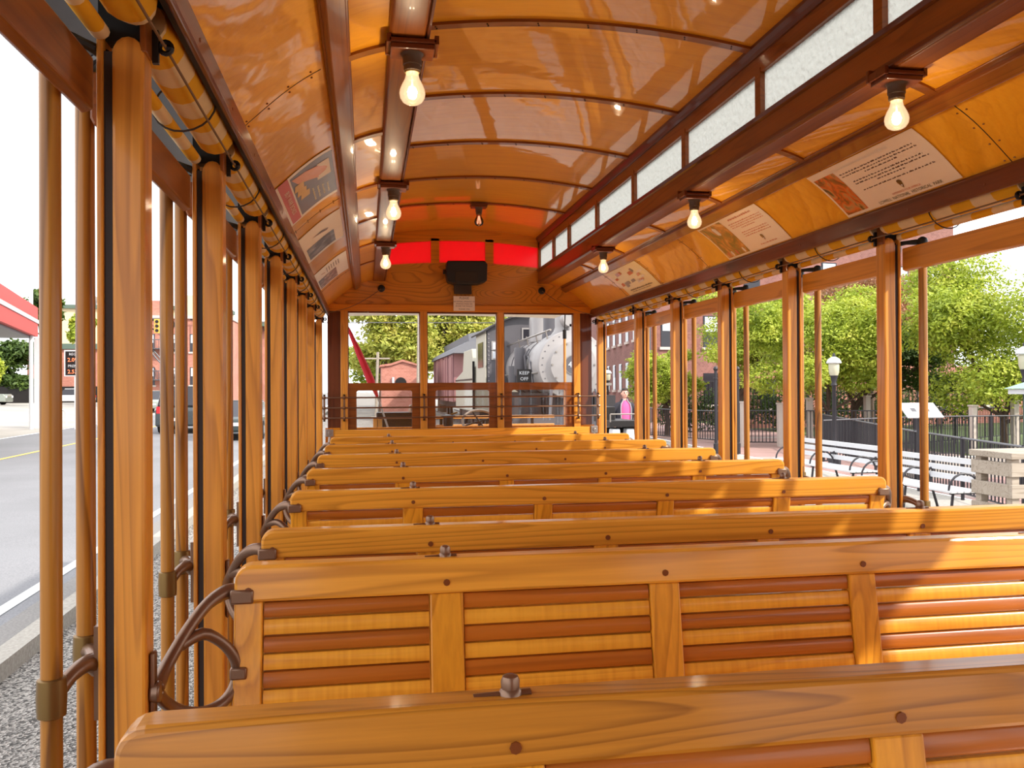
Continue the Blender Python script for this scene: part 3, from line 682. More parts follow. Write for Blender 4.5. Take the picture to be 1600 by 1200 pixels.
# ---- ceiling lamps
def lamp(x, y, label, lit=True, ceilz=None):
    o = thing('ceiling_lamp', label, 'lamp', (x, y, E + (0.888 if ceilz is None else ceilz)), 0, 'bare bulbs on the deck beams' if ceilz is None else None)
    m = MB()
    m.box(-0.062, 0.062, -0.045, 0.045, -0.012, 0.0); m.box(-0.056, 0.056, -0.04, 0.04, -0.026, -0.012)
    if ceilz is None: m.box(-0.068, 0.068, 0.030, 0.044, -0.016, 0.022)
    m.build('mounting_block', MAT['darkbrown_x'], o, bevel=0.003)
    if ceilz is None:
        for dx in (-0.066, 0.055): MB().box(dx, dx + 0.011, -0.045, 0.045, -0.014, 0.008).build('block_ear', MAT['darkbrown_x'], o)
    m = MB(); m.lathe((0, 0, -0.026), [(0.030, 0), (0.026, -0.005), (0.0245, -0.008), (0.0245, -0.028), (0.022, -0.030), (0.022, -0.044), (0.019, -0.045)], 18); m.build('socket', MAT['socket'], o, smooth=True)
    m = MB(); m.lathe((0, 0, -0.070), [(0.020, 0.003), (0.0215, 0), (0.0195, -0.004)], 16); m.build('socket_rim', MAT['brass_old'], o, smooth=True)
    prof = [(0.0145, 0.0), (0.0150, -0.010), (0.0175, -0.022), (0.0245, -0.038), (0.0290, -0.052), (0.0300, -0.062), (0.0280, -0.075), (0.0215, -0.086), (0.012, -0.092), (0.002, -0.0935)]
    m = MB(); m.lathe((0, 0, -0.070), [(r_ * 1.12, h_ * 0.93) for r_, h_ in prof], 20)
    bl = m.build('bulb', MAT['bulb_lit' if lit else 'bulb_off'], o, smooth=True)
    f = MB()
    if lit: f.lathe((0, 0, -0.124), [(0.002, 0.013), (0.010, 0.009), (0.013, 0), (0.010, -0.009), (0.002, -0.013)], 12)
    else:
        for q in range(6):
            a = q * PI / 3; f.tube([(0.004 * math.cos(a), 0.004 * math.sin(a), -0.085), (0.015 * math.cos(a), 0.015 * math.sin(a), -0.14)], 0.0009, 4)
    f.build('filament', MAT['filament' if lit else 'filament_dim'], o, smooth=True)
    f = MB(); f.tube([(0, 0, -0.07), (0, 0, -0.112)], 0.0025, 6); f.build('stem', MAT['cream'], o)
for s, nm in ((-1, 'left'), (1, 'right')):
    for k, y in enumerate((2.19, 3.70, 5.22)):
        lamp(s * 0.688, y, '%s lit bare bulb on the %s deck beam' % (ORD[k], nm))
lamp(0.0, POST0 + 0.02 + P * 6 - 0.0, 'unlit clear bulb at the middle of the upper ceiling by the bulkhead', False, 0.42)
# deck-beam end lamp sits on the arched ceiling
for o in bpy.data.objects:
    if o.get('label', '').startswith('unlit clear bulb'): o.location.z = E + 1.328

# ---- posters on the side ceilings
def poster(s, ya, yb, label, cat='poster', t0=0.035, t1=0.275):
    """returns root and mapping fn(u, v): u runs 0..L in reading direction, v 0..H upward"""
    o = thing('ceiling_poster', label, cat, (s * 1.0, (ya + yb) / 2, E + 0.76))
    L_ = yb - ya; H = t1 - t0
    def fn(u, v, off=0.0022):
        x, z, n = arc_at(t0 + v); y = (yb - u) if s > 0 else (ya + u)
        nx, nz = n
        nn = Vector((nx, nz)); 
        if nn.y > 0: nn = -nn
        return (s * (x + nn.x * off) - s * 1.0, y - (ya + yb) / 2, z + nn.y * off - 0.76)
    return o, fn, L_, H
def patch(name, fn, u0, u1, v0, v1, mat, parent, off=0.003, nu=2, nv=8):
    vs = [fn(u0 + (u1 - u0) * i / nu, v0 + (v1 - v0) * j / nv, off) for i in range(nu + 1) for j in range(nv + 1)]
    fs = [(i * (nv + 1) + j, (i + 1) * (nv + 1) + j, (i + 1) * (nv + 1) + j + 1, i * (nv + 1) + j + 1) for i in range(nu) for j in range(nv)]
    me = bpy.data.meshes.new(name); me.from_pydata(vs, [], fs); me.materials.append(MAT[mat]); ob = bpy.data.objects.new(name, me); COL.objects.link(ob); ob.parent = parent; return ob
def poly_patch(name, fn, pts, mat, parent, off=0.004):
    m = bpy.data.meshes.new(name); c = (sum(p[0] for p in pts) / len(pts), sum(p[1] for p in pts) / len(pts))
    vs = [fn(c[0], c[1], off)] + [fn(p[0], p[1], off) for p in pts]; n = len(pts)
    m.from_pydata(vs, [], [(0, i + 1, (i + 1) % n + 1) for i in range(n)]); m.materials.append(MAT[mat]); ob = bpy.data.objects.new(name, m); COL.objects.link(ob); ob.parent = parent; return ob
def squiggle(fn, u0, u1, v, h, parent, mat='ink'):
    """illegible line of small print: word-length strokes"""
    vs = []; fs = []; u = u0; rr = random.Random(int(v * 10000) + int(u1 * 1000))
    while u < u1:
        w = rr.uniform(0.008, 0.024); w = min(w, u1 - u); k = max(1, int(w / 0.0045))
        for j in range(k):
            a = u + j * w / k; b = a + w / k * 0.8; hh = h * rr.choice((0.6, 0.7, 1.0)); n = len(vs)
            vs += [fn(a, v, 0.004), fn(b, v, 0.004), fn(b, v + hh, 0.004), fn(a, v + hh, 0.004)]; fs.append((n, n + 1, n + 2, n + 3))
        u += w + 0.006
    me = bpy.data.meshes.new('print_line'); me.from_pydata(vs, [], fs); me.materials.append(MAT[mat]); ob = bpy.data.objects.new('print_line', me); COL.objects.link(ob); ob.parent = parent
def arrowhead(fn, cu, cv, sc, parent, ry=1):
    pts = [(-0.30, 0.42), (-0.15, 0.52), (0.15, 0.52), (0.30, 0.42), (0.34, 0.2), (0.2, -0.25), (0.0, -0.55), (-0.2, -0.25), (-0.34, 0.2)]
    poly_patch('arrowhead_emblem', fn, [(cu + x * sc, cv + y * sc * ry) for x, y in pts], 'print_brown', parent, 0.0042)
    poly_patch('emblem_lake', fn, [(cu + x * sc * 0.35, cv - 0.2 * sc + y * sc * 0.2) for x, y in pts], 'white_paint', parent, 0.005)
# right, nearest
o, fn, L_, H = poster(1, 2.46, 3.12, 'cream historical park poster with orange photo strip, nearest on the right ceiling')
patch('sheet', fn, 0, L_, 0, H, 'paper', o)
patch('photo', fn, 0.012, 0.15, 0.012, H - 0.03, 'print_orange', o, 0.0036)
squiggle(fn, 0.14, 0.50, H - 0.030, 0.014, o, 'cream')
for v, a, b in ((0.185, 0.17, 0.60), (0.172, 0.17, 0.61), (0.159, 0.30, 0.49), (0.136, 0.2, 0.60), (0.123, 0.2, 0.62), (0.110, 0.32, 0.48), (0.088, 0.21, 0.62)): squiggle(fn, a, b, v, 0.006, o)
arrowhead(fn, 0.40, 0.060, 0.036, o)
put_text('lettering', 'EXPERIENCE YOUR AMERICA', 0.012, lambda x, y: fn(x, y, 0.004), 'ink_orange', o, (0.40, 0.031))
put_text('lettering', 'LOWELL  NATIONAL  HISTORICAL  PARK', 0.019, lambda x, y: fn(x, y, 0.004), 'ink_olive', o, (0.40, 0.014), sx=1.0)
# right, second
o, fn, L_, H = poster(1, 3.585, 4.25, 'cream historical park poster with brown photo half, second on the right ceiling')
patch('sheet', fn, 0, L_, 0, H, 'paper', o)
patch('photo', fn, 0.012, 0.26, 0.010, H - 0.01, 'print_brown', o, 0.0036)
for a in (0.05, 0.09, 0.14, 0.18, 0.22): poly_patch('printed_figure', fn, [(a + 0.012 * math.cos(q), 0.03 + 0.018 * math.sin(q)) for q in np.linspace(0, 2 * PI, 9)[:-1]], random.choice(['cream', 'ink_orange', 'print_sepia']), o)
poly_patch('printed_lamp', fn, [(0.12, 0.20), (0.14, 0.215), (0.16, 0.20), (0.16, 0.16), (0.145, 0.15), (0.125, 0.16)], 'cream', o)
squiggle(fn, 0.34, 0.58, H - 0.030, 0.012, o, 'ink_orange')
for v in (0.185, 0.172, 0.159): squiggle(fn, 0.30, 0.63, v, 0.006, o, 'ink_orange')
squiggle(fn, 0.38, 0.52, 0.146, 0.006, o, 'ink_orange')
for v in (0.118, 0.105, 0.092): squiggle(fn, 0.34, 0.60, v, 0.006, o, 'ink_orange')
arrowhead(fn, 0.47, 0.058, 0.036, o)
squiggle(fn, 0.40, 0.56, 0.022, 0.006, o, 'ink_orange')
# right, third
o, fn, L_, H = poster(1, 5.32, 5.98, 'pale yellow map poster with red blocks, third on the right ceiling')
patch('sheet', fn, 0, L_, 0, H, 'paper_yellow', o)
rr = random.Random(5)
for k in range(16):
    cu, cv = rr.uniform(0.06, 0.58), rr.uniform(0.07, 0.2); w, h = rr.uniform(0.02, 0.06), rr.uniform(0.008, 0.018)
    poly_patch('map_block', fn, [(cu - w, cv - h), (cu + w, cv - h * 0.6), (cu + w * 0.9, cv + h), (cu - w * 0.8, cv + h * 0.7)], ['ink_orange', 'print_orange', 'cream', 'steel'][k % 4], o, 0.004 + 0.0001 * k)
squiggle(fn, 0.10, 0.56, 0.030, 0.012, o, 'ink'); squiggle(fn, 0.12, 0.5, 0.016, 0.006, o, 'ink')
# left, nearest: red-strip poster
plain('poster_blue', rgb(108, 110, 130), 0.4, coat=0.5); plain('poster_red', rgb(214, 62, 52), 0.4, coat=0.5); plain('poster_peach', rgb(244, 158, 110), 0.4, coat=0.5); plain('poster_yellow', rgb(232, 178, 62), 0.4, coat=0.5)
o, fn, L_, H = poster(-1, 2.96, 3.62, 'old blue grey poster with red bottom strip, nearest on the left ceiling', t0=0.02)
patch('sheet', fn, 0, L_, 0, H, 'paper', o)
patch('picture_ground', fn, 0.03, L_ - 0.04, 0.075, H - 0.0, 'poster_blue', o, 0.0034)
patch('red_strip', fn, 0.0, L_ - 0.02, 0.022, 0.068, 'poster_red', o, 0.0034)
poly_patch('printed_arm', fn, [(0.06, 0.08), (0.16, 0.10), (0.22, 0.15), (0.28, 0.20), (0.2, 0.235), (0.12, 0.2), (0.08, 0.14)], 'poster_peach', o)
poly_patch('printed_sleeve', fn, [(0.10, 0.19), (0.30, 0.18), (0.30, 0.24), (0.10, 0.24)], 'cream', o, 0.0042)
for a, b in ((0.16, 0.085), (0.24, 0.09), (0.31, 0.10)): poly_patch('printed_box', fn, [(a, b), (a + 0.08, b - 0.01), (a + 0.09, b + 0.035), (a + 0.01, b + 0.04)], 'poster_yellow', o, 0.0045)
for k, st in enumerate(('HELP US', 'KEEP THE', 'CARS CLEAN', 'AND SAFE')): squiggle(fn, 0.36 + 0.02 * k, 0.56, 0.150 + 0.022 * k, 0.009, o, 'paper_yellow')
put_text('lettering', 'BUY WAR BONDS', 0.030, lambda x, y: fn(x, y, 0.0042), 'cream', o, (0.32, 0.046), sx=1.5)
# left, second
o, fn, L_, H = poster(-1, 3.96, 4.68, 'white photo poster with a wide grey picture, second on the left ceiling', t0=0.02)
patch('sheet', fn, 0, L_, 0, H, 'cream', o)
patch('photo', fn, 0.36, L_ - 0.05, 0.03, H - 0.05, 'print_grey', o, 0.0036)
patch('photo_margin', fn, L_ - 0.03, L_ - 0.001, 0.002, H - 0.002, 'white_paint', o, 0.0036)
poly_patch('arrowhead_emblem', fn, [(0.20, 0.08), (0.24, 0.13), (0.27, 0.17), (0.24, 0.18), (0.20, 0.14)], 'print_brown', o)
# left, third
o, fn, L_, H = poster(-1, 5.16, 5.92, 'sepia photo poster with columns of print, third on the left ceiling', t0=0.02)
patch('sheet', fn, 0, L_, 0, H, 'paper', o)
patch('photo', fn, 0.34, L_ - 0.03, 0.02, H * 0.66, 'print_sepia', o, 0.0036)
for k in range(6): squiggle(fn, 0.10, 0.28, 0.10 + 0.018 * k, 0.008, o)
poly_patch('arrowhead_emblem', fn, [(0.16, 0.05), (0.20, 0.08), (0.24, 0.09), (0.20, 0.06)], 'print_brown', o)

#@@OUTSIDE
# ================================================================= THE PLACE AROUND THE CAR
G = E - 2.0
def gz(y): return G + 0.0085 * min(max(0.0, y - 6.0), 84.0)
def ground_mat(name, c1, c2, scale, bump=0.3, vor=False, dist=0.01, dark=None):
    m, nt, b, N, L = newmat(name)
    tc = N('ShaderNodeTexCoord')
    if vor: t = N('ShaderNodeTexVoronoi'); o_ = t.outputs['Color']; h_ = t.outputs['Distance']
    else: t = N('ShaderNodeTexNoise'); t.inputs['Detail'].default_value = 8; o_ = t.outputs['Fac']; h_ = o_
    t.inputs['Scale'].default_value = scale; L(tc.outputs['Object'], t.inputs['Vector'])
    bw_ = N('ShaderNodeRGBToBW'); L(o_, bw_.inputs[0]); r = N('ShaderNodeValToRGB'); r.color_ramp.elements[0].position = 0.25; r.color_ramp.elements[1].position = 0.75
    r.color_ramp.elements[0].color = c1; r.color_ramp.elements[1].color = c2; L(bw_.outputs[0], r.inputs[0])
    n2 = N('ShaderNodeTexNoise'); n2.inputs['Scale'].default_value = 0.35; n2.inputs['Detail'].default_value = 6; L(tc.outputs['Object'], n2.inputs['Vector'])
    mx = N('ShaderNodeMix'); mx.data_type = 'RGBA'; mx.blend_type = 'OVERLAY'; mx.inputs[0].default_value = 0.35; L(r.outputs[0], mx.inputs[6]); L(n2.outputs['Fac'], mx.inputs[7])
    L(mx.outputs[2], b.inputs['Base Color']); b.inputs['Roughness'].default_value = 0.9
    bp = N('ShaderNodeBump'); bp.inputs['Strength'].default_value = bump; bp.inputs['Distance'].default_value = dist; L(h_, bp.inputs['Height']); L(bp.outputs[0], b.inputs['Normal'])
    MAT[name] = m
ground_mat('asphalt', rgb(106, 106, 110), rgb(136, 135, 137), 60)
ground_mat('gutter', rgb(110, 106, 104), rgb(140, 136, 132), 50)
ground_mat('gravel', rgb(84, 80, 76), rgb(200, 192, 184), 62, bump=1.0, vor=True, dist=0.03)
ground_mat('concrete', rgb(148, 142, 134), rgb(174, 168, 160), 20)
ground_mat('curbstone', rgb(140, 134, 126), rgb(172, 166, 156), 40)
ground_mat('lawn', rgb(56, 74, 34), rgb(92, 108, 52), 30)
def brickmat(name, c1, c2, mort, sc=4.0):
    m, nt, b, N, L = newmat(name)
    tc = N('ShaderNodeTexCoord'); mp = N('ShaderNodeMapping'); mp.inputs['Rotation'].default_value = (PI / 2, 0, 0); L(tc.outputs['Object'], mp.inputs[0])
    sx = N('ShaderNodeSeparateXYZ'); L(tc.outputs['Object'], sx.inputs[0]); ad = N('ShaderNodeMath'); L(sx.outputs[0], ad.inputs[0]); L(sx.outputs[1], ad.inputs[1])
    cb = N('ShaderNodeCombineXYZ'); L(ad.outputs[0], cb.inputs[0]); L(sx.outputs[2], cb.inputs[1])
    t = N('ShaderNodeTexBrick'); t.inputs['Scale'].default_value = sc; t.inputs['Color1'].default_value = c1; t.inputs['Color2'].default_value = c2; t.inputs['Mortar'].default_value = mort; t.inputs['Mortar Size'].default_value = 0.012
    L(cb.outputs[0], t.inputs['Vector']); n = N('ShaderNodeTexNoise'); n.inputs['Scale'].default_value = 0.8; n.inputs['Detail'].default_value = 6; L(tc.outputs['Object'], n.inputs['Vector'])
    mx = N('ShaderNodeMix'); mx.data_type = 'RGBA'; mx.blend_type = 'OVERLAY'; mx.inputs[0].default_value = 0.4; L(t.outputs['Color'], mx.inputs[6]); L(n.outputs['Fac'], mx.inputs[7])
    L(mx.outputs[2], b.inputs['Base Color']); b.inputs['Roughness'].default_value = 0.9; MAT[name] = m
brickmat('mill_brick', rgb(142, 96, 88), rgb(124, 80, 74), rgb(150, 120, 112), 3.0)
brickmat('pink_brick', rgb(186, 124, 108), rgb(170, 108, 92), rgb(186, 148, 132), 3.0)
brickmat('paver', rgb(168, 134, 128), rgb(154, 120, 114), rgb(172, 152, 146), 4.0)
plain('win_dark', rgb(46, 44, 50), 0.15); plain('win_blind', rgb(206, 212, 220), 0.5); plain('sill', rgb(200, 186, 176), 0.8)
plain('line_white', rgb(196, 196, 194), 0.8); plain('line_yellow', rgb(236, 200, 96), 0.8)
plain('beige_wall', rgb(214, 196, 160), 0.9); plain('roof_green', rgb(88, 104, 92), 0.8)
plain('fence_iron', rgb(40, 36, 42), 0.5); plain('fence_grey', rgb(90, 88, 92), 0.5)
plain('bark', rgb(84, 66, 54), 0.9, var=0.3, vs=12)
plain('sign_red', rgb(206, 60, 52), 0.6); plain('bright_white', rgb(205, 205, 207), 0.5)

def flat(name, x0, x1, ys, mat, label, dz=0.0):
    v = []; f = []
    for y in ys: v += [(x0, y, gz(y) + dz), (x1, y, gz(y) + dz)]
    for i in range(len(ys) - 1): f.append((2 * i, 2 * i + 1, 2 * i + 3, 2 * i + 2))
    o = MB().add(v, f).build(name, MAT[mat]); o['kind'] = 'structure'; o['label'] = label; return o
YS = [-25, 6, 30, 90, 320]
flat('gravel_bed', -3.30, 5.0, YS, 'gravel', 'grey gravel beside and under the trolley')
flat('street', -14.0, -3.45, YS, 'asphalt', 'grey asphalt street left of the car')
flat('gutter_strip', -3.85, -3.45, YS, 'gutter', 'concrete gutter between white line and curb', 0.004)
flat('station_forecourt', -220, -14.0, YS, 'concrete', 'pale concrete forecourt beyond the street', 0.01)
flat('plaza_paving', 5.0, 9.3, YS, 'concrete', 'pale paving with the white benches')
flat('brick_walk', 9.3, 15.0, YS, 'paver', 'pink brick walk behind the black railing', 0.01)
flat('lawn_strip', 15.0, 260.0, YS, 'lawn', 'green lawn by the brick building')
cb = MB()
for i in range(len(YS) - 1):
    a, b_ = YS[i], YS[i + 1]
    vs = []
    for y in (a, b_):
        z = gz(y); vs += [(-3.45, y, z - 0.05), (-3.45, y, z + 0.13), (-3.28, y, z + 0.13), (-3.28, y, z - 0.05)]
    cb.add(vs, [(0, 1, 5, 4), (1, 2, 6, 5), (2, 3, 7, 6)])
o = cb.build('curb', MAT['curbstone']); o['kind'] = 'structure'; o['label'] = 'long stone curb between gravel and street'
o = flat('lane_line', -4.12, -3.99, YS, 'line_white', 'white painted edge line on the street', 0.006); o['kind'] = 'structure'
o = flat('lane_line', -10.55, -10.42, YS, 'line_yellow', 'yellow painted centre line on the street', 0.006)

# ---- vegetation
def leafmat(name, cols):
    m, nt, b, N, L = newmat(name)
    tc = N('ShaderNodeTexCoord'); n = N('ShaderNodeTexNoise'); n.inputs['Scale'].default_value = 1.3; n.inputs['Detail'].default_value = 8; n.inputs['Roughness'].default_value = 0.75
    L(tc.outputs['Object'], n.inputs['Vector']); r = N('ShaderNodeValToRGB')
    while len(r.color_ramp.elements) < len(cols): r.color_ramp.elements.new(0.5)
    for i, c in enumerate(cols): r.color_ramp.elements[i].position = 0.3 + 0.4 * i / (len(cols) - 1); r.color_ramp.elements[i].color = c
    L(n.outputs['Fac'], r.inputs[0]); L(r.outputs[0], b.inputs['Base Color']); b.inputs['Roughness'].default_value = 0.6
    t = N('ShaderNodeBsdfTranslucent'); L(r.outputs[0], t.inputs[0]); ms = N('ShaderNodeMixShader'); ms.inputs[0].default_value = 0.35
    L(b.outputs[0], ms.inputs[1]); L(t.outputs[0], ms.inputs[2]); L(ms.outputs[0], nt.nodes['Material Output'].inputs[0]); MAT[name] = m
leafmat('leaf_green', [rgb(92, 116, 36), rgb(172, 186, 62), rgb(218, 214, 100)])
leafmat('leaf_yellow', [rgb(120, 140, 52), rgb(186, 190, 84), rgb(230, 210, 124)])
leafmat('leaf_dark', [rgb(44, 68, 26), rgb(76, 100, 40), rgb(120, 140, 60)])
leafmat('leaf_autumn', [rgb(140, 132, 76), rgb(176, 120, 90), rgb(150, 150, 90)])
def leaves(blobs, n, size, seed):
    r = np.random.default_rng(seed); vol = np.array([b[3] * b[4] * b[5] for b in blobs]) ** 0.7; pr = vol / vol.sum()
    k = r.choice(len(blobs), n, p=pr); B = np.array(blobs)[k]
    d = r.normal(size=(n, 3)); d /= np.linalg.norm(d, axis=1)[:, None]
    rad = r.uniform(0.55, 1.05, n)[:, None]
    # layered clumps
    ph = r.uniform(0, 6.28, 6)
    lump = 1 + 0.16 * np.sin(d[:, :1] * 7 + ph[0]) * np.sin(d[:, 1:2] * 6 + ph[1]) + 0.12 * np.sin(d[:, 2:] * 11 + ph[2])
    c = B[:, :3] + d * rad * lump * B[:, 3:6]
    nrm = d * 0.4 + r.normal(size=(n, 3)) * 0.55 + np.array([0, 0, 0.7]); nrm /= np.linalg.norm(nrm, axis=1)[:, None]
    a = np.cross(nrm, r.normal(size=(n, 3))); a /= np.linalg.norm(a, axis=1)[:, None]; b = np.cross(nrm, a)
    s = (size * r.uniform(0.6, 1.3, n))[:, None]
    v = np.stack([c - a * s, c - b * s * 0.45, c + a * s, c + b * s * 0.45], 1).reshape(-1, 3)
    return v
def tree(label, base, trunk_h, r0, blobs, n, size, mat, seed, group=None, cat='tree', forks=5):
    if size < 0.1: n = int(n * 1.7); size *= 0.72
    o = thing('broadleaf_tree', label, cat, (base[0], base[1], gz(base[1])), 0, group)
    rr = random.Random(seed); m = MB()
    bl = [(b[0] - base[0], b[1] - base[1], b[2] - gz(base[1]), b[3], b[4], b[5]) for b in blobs]
    m.tube([(0, 0, -0.05), (rr.uniform(-.05, .05), 0, trunk_h * 0.5), (rr.uniform(-.1, .1), 0.05, trunk_h)], [r0 * 1.2, r0 * 0.9, r0 * 0.8], 8)
    for k in range(forks):
        b = bl[k % len(bl)]; e = Vector((b[0] + rr.uniform(-.5, .5) * b[3], b[1] + rr.uniform(-.5, .5) * b[4], b[2] + rr.uniform(0, .5) * b[5])); s = Vector((0, 0, trunk_h * rr.uniform(0.7, 1)))
        mid = s.lerp(e, 0.5) + Vector((rr.uniform(-.2, .2), rr.uniform(-.2, .2), rr.uniform(-0.1, .2)))
        m.tube([s, mid, e], [r0 * 0.6, r0 * 0.35, r0 * 0.1], 6)
        for q in range(2):
            e2 = mid + Vector((rr.uniform(-1, 1) * b[3] * 0.7, rr.uniform(-1, 1) * b[4] * 0.7, rr.uniform(0.1, 0.7) * b[5])); m.tube([mid, mid.lerp(e2, 0.5) + Vector((0, 0, 0.1)), e2], [r0 * 0.3, r0 * 0.2, r0 * 0.06], 5)
    m.build('trunk', MAT['bark'], o, smooth=True)
    v = leaves(bl, n, size, seed); N_ = len(v) // 4
    me = bpy.data.meshes.new('foliage'); me.vertices.add(len(v)); me.vertices.foreach_set('co', v.ravel())
    me.loops.add(4 * N_); me.loops.foreach_set('vertex_index', np.arange(4 * N_)); me.polygons.add(N_); me.polygons.foreach_set('loop_start', np.arange(0, 4 * N_, 4)); me.polygons.foreach_set('loop_total', np.full(N_, 4))
    me.update(calc_edges=True); me.validate(); me.materials.append(MAT[mat]); f = bpy.data.objects.new('foliage', me); COL.objects.link(f); f.parent = o
    return o
def crown(cx, cy, cz, rx, ry, rz, k, seed):
    r = random.Random(seed); out = [(cx, cy, cz, rx * 0.7, ry * 0.7, rz * 0.7)]
    for i in range(k):
        a = r.uniform(0, 2 * PI); q = r.uniform(0.45, 0.8); h = r.uniform(-0.6, 0.75)
        out.append((cx + rx * q * math.cos(a), cy + ry * q * math.sin(a), cz + rz * h, rx * r.uniform(.28, .42), ry * r.uniform(.28, .42), rz * r.uniform(.2, .32)))
    return out
z = E
tree('bushy yellow green tree by the black lamp post in the plaza', (13.2, 24.0), 1.2, 0.09, crown(12.9, 24, z + 1.35, 2.6, 2.2, 1.95, 16, 1), 26000, 0.085, 'leaf_green', 11, 'trees in the plaza')
tree('large layered yellow green tree above the green kiosk roof', (17.2, 21.5), 1.1, 0.10, crown(18.0, 21.5, z + 1.35, 3.6, 2.4, 2.7, 24, 2), 38000, 0.085, 'leaf_green', 12, 'trees in the plaza', forks=7)
tree('brownish autumn tree against the brick building behind the big tree', (18.2, 29.5), 2.2, 0.14, crown(18.4, 29.5, z + 2.9, 2.6, 2, 1.8, 12, 3), 9000, 0.09, 'leaf_autumn', 13, 'trees in the plaza')
tree('dark green tree with bare forked branches, middle of the plaza trees', (12.6, 29.0), 1.6, 0.13, crown(12.9, 29.0, z + 1.9, 2.3, 2, 2.0, 10, 4), 15000, 0.09, 'leaf_green', 14, 'trees in the plaza', forks=8)
tree('small green tree in front of the brick building near the person', (10.2, 30.0), 1.1, 0.10, crown(9.9, 30.0, z + 0.35, 1.5, 1.4, 1.25, 10, 5), 12000, 0.085, 'leaf_green', 15, 'trees in the plaza')
tree('tree with low dark leaves under the large layered tree', (15.2, 25.8), 1.2, 0.12, crown(16.6, 25.8, z + 0.9, 3.0, 1.5, 1.5, 12, 6), 18000, 0.09, 'leaf_dark', 16, 'trees in the plaza')
hg = thing('clipped_hedge', 'dark green hedge and undergrowth along the spiked fence under the trees', 'hedge', (16, 30.9, gz(31)))
v_ = leaves([(-4.5 + 1.5 * k, 0.9 + 0.2 * (k % 2), 0.75 + 0.2 * ((k * 7) % 3), 1.1, 0.5, 0.8) for k in range(9)], 16000, 0.07, 91)
me = bpy.data.meshes.new('foliage'); N_ = len(v_) // 4; me.from_pydata([tuple(q) for q in v_], [], [(4 * i, 4 * i + 1, 4 * i + 2, 4 * i + 3) for i in range(N_)]); me.materials.append(MAT['leaf_dark']); o = bpy.data.objects.new('foliage', me); COL.objects.link(o); o.parent = hg
tree('tall pale tree mass seen through the left front window', (0.2, 52), 3.0, 0.25, crown(1.0, 52, z + 3.2, 2.9, 2.5, 3.0, 16, 7), 16000, 0.16, 'leaf_yellow', 17, 'trees ahead of the car')
tree('weeping green tree with trailing yellow leaves through the middle front window', (4.2, 56), 3.5, 0.3, crown(4.6, 56, z + 3.8, 3.3, 2.5, 4.6, 20, 8), 24000, 0.16, 'leaf_yellow', 18, 'trees ahead of the car')
tree('dark green tree behind the small pink brick house', (2.2, 62), 3.0, 0.25, crown(1.6, 62, z + 2.0, 3.8, 2.5, 2.6, 12, 9), 12000, 0.18, 'leaf_green', 19, 'trees ahead of the car')
tree('leafy tree seen over the coach roof', (8.8, 66), 3.5, 0.3, crown(7.9, 66, z + 4.6, 2.6, 2.5, 3.0, 12, 10), 12000, 0.18, 'leaf_yellow', 20, 'trees ahead of the car')
tree('low green tree beyond the forecourt under the red canopy', (-38, 96), 2, 0.3, crown(-39.5, 96, z + 2.6, 4.6, 3, 3.0, 12, 11), 9000, 0.28, 'leaf_dark', 21, 'trees beyond the street')
tree('bright green bush tree at the left edge under the red canopy', (-36.0, 84), 1, 0.2, crown(-35.6, 84, z + 2.0, 2.0, 2, 2.3, 8, 12), 5000, 0.24, 'leaf_green', 22, 'trees beyond the street')
tree('tree rising over the red canopy', (-27.0, 76), 4, 0.3, crown(-27.6, 76, z + 6.6, 1.9, 2, 1.7, 9, 13), 4500, 0.22, 'leaf_dark', 23, 'trees beyond the street')
tree('narrow tree between the red canopy and the beige building', (-24.6, 77), 4, 0.3, crown(-24.6, 77, z + 5.3, 1.1, 1.5, 2.0, 7, 14), 3500, 0.2, 'leaf_green', 24, 'trees beyond the street')

# ---- buildings
def wall_panel(mb, a, b, z0, z1, th=0.3):
    a = Vector((a[0], a[1], 0)); b = Vector((b[0], b[1], 0)); d = (b - a).normalized(); n = Vector((d.y, -d.x, 0))   # n points outward (right of a->b)
    q = [a, b, b - n * th, a - n * th]
    vs = [(p.x, p.y, z0) for p in q] + [(p.x, p.y, z1) for p in q]
    mb.add(vs, [(0, 1, 5, 4), (1, 2, 6, 5), (2, 3, 7, 6), (3, 0, 4, 7), (4, 5, 6, 7), (3, 2, 1, 0)]); return d, n
def facade_window(parent, a, d, n, u, z0, z1, w, blind=True):
    def pt(uu, off, z_): p = Vector((a[0], a[1], 0)) + d * uu + n * off; return (p.x, p.y, z_)
    def bx(mb, u0, u1, o0, o1, za, zb): mb.add([pt(uu, oo, zz) for uu in (u0, u1) for oo in (o0, o1) for zz in (za, zb)], [(0, 1, 3, 2), (4, 6, 7, 5), (0, 4, 5, 1), (2, 3, 7, 6), (0, 2, 6, 4), (1, 5, 7, 3)])
    m = MB(); bx(m, u - w / 2, u + w / 2, 0.0, 0.03, z0, z1); f = m.build('window', MAT['win_dark'], parent)
    m = MB(); zm = (z0 + z1) / 2
    if blind: bx(m, u - w / 2 + 0.08, u + w / 2 - 0.08, 0.03, 0.05, zm, z1 - 0.06); m.build('blind', MAT['win_blind'], f)
    m = MB(); bx(m, u - w / 2 - 0.1, u + w / 2 + 0.1, 0.0, 0.1, z0 - 0.14, z0); m.build('sill', MAT['sill'], f)
mill = thing('mill_building', 'long red brick mill building behind the plaza trees on the right', 'building', (0, 0, 0))
m = MB(); a, b_ = (13.0, 40.0), (32.0, 42.9)
d1, n1 = wall_panel(m, a, b_, gz(45) - 0.3, E + 9.2)
a2, b2_ = (16.6, 66.0), (13.0, 40.0); d2, n2_ = wall_panel(m, a2, b2_, gz(45) - 0.3, E + 9.2)
m.build('brick_walls', MAT['mill_brick'], mill)
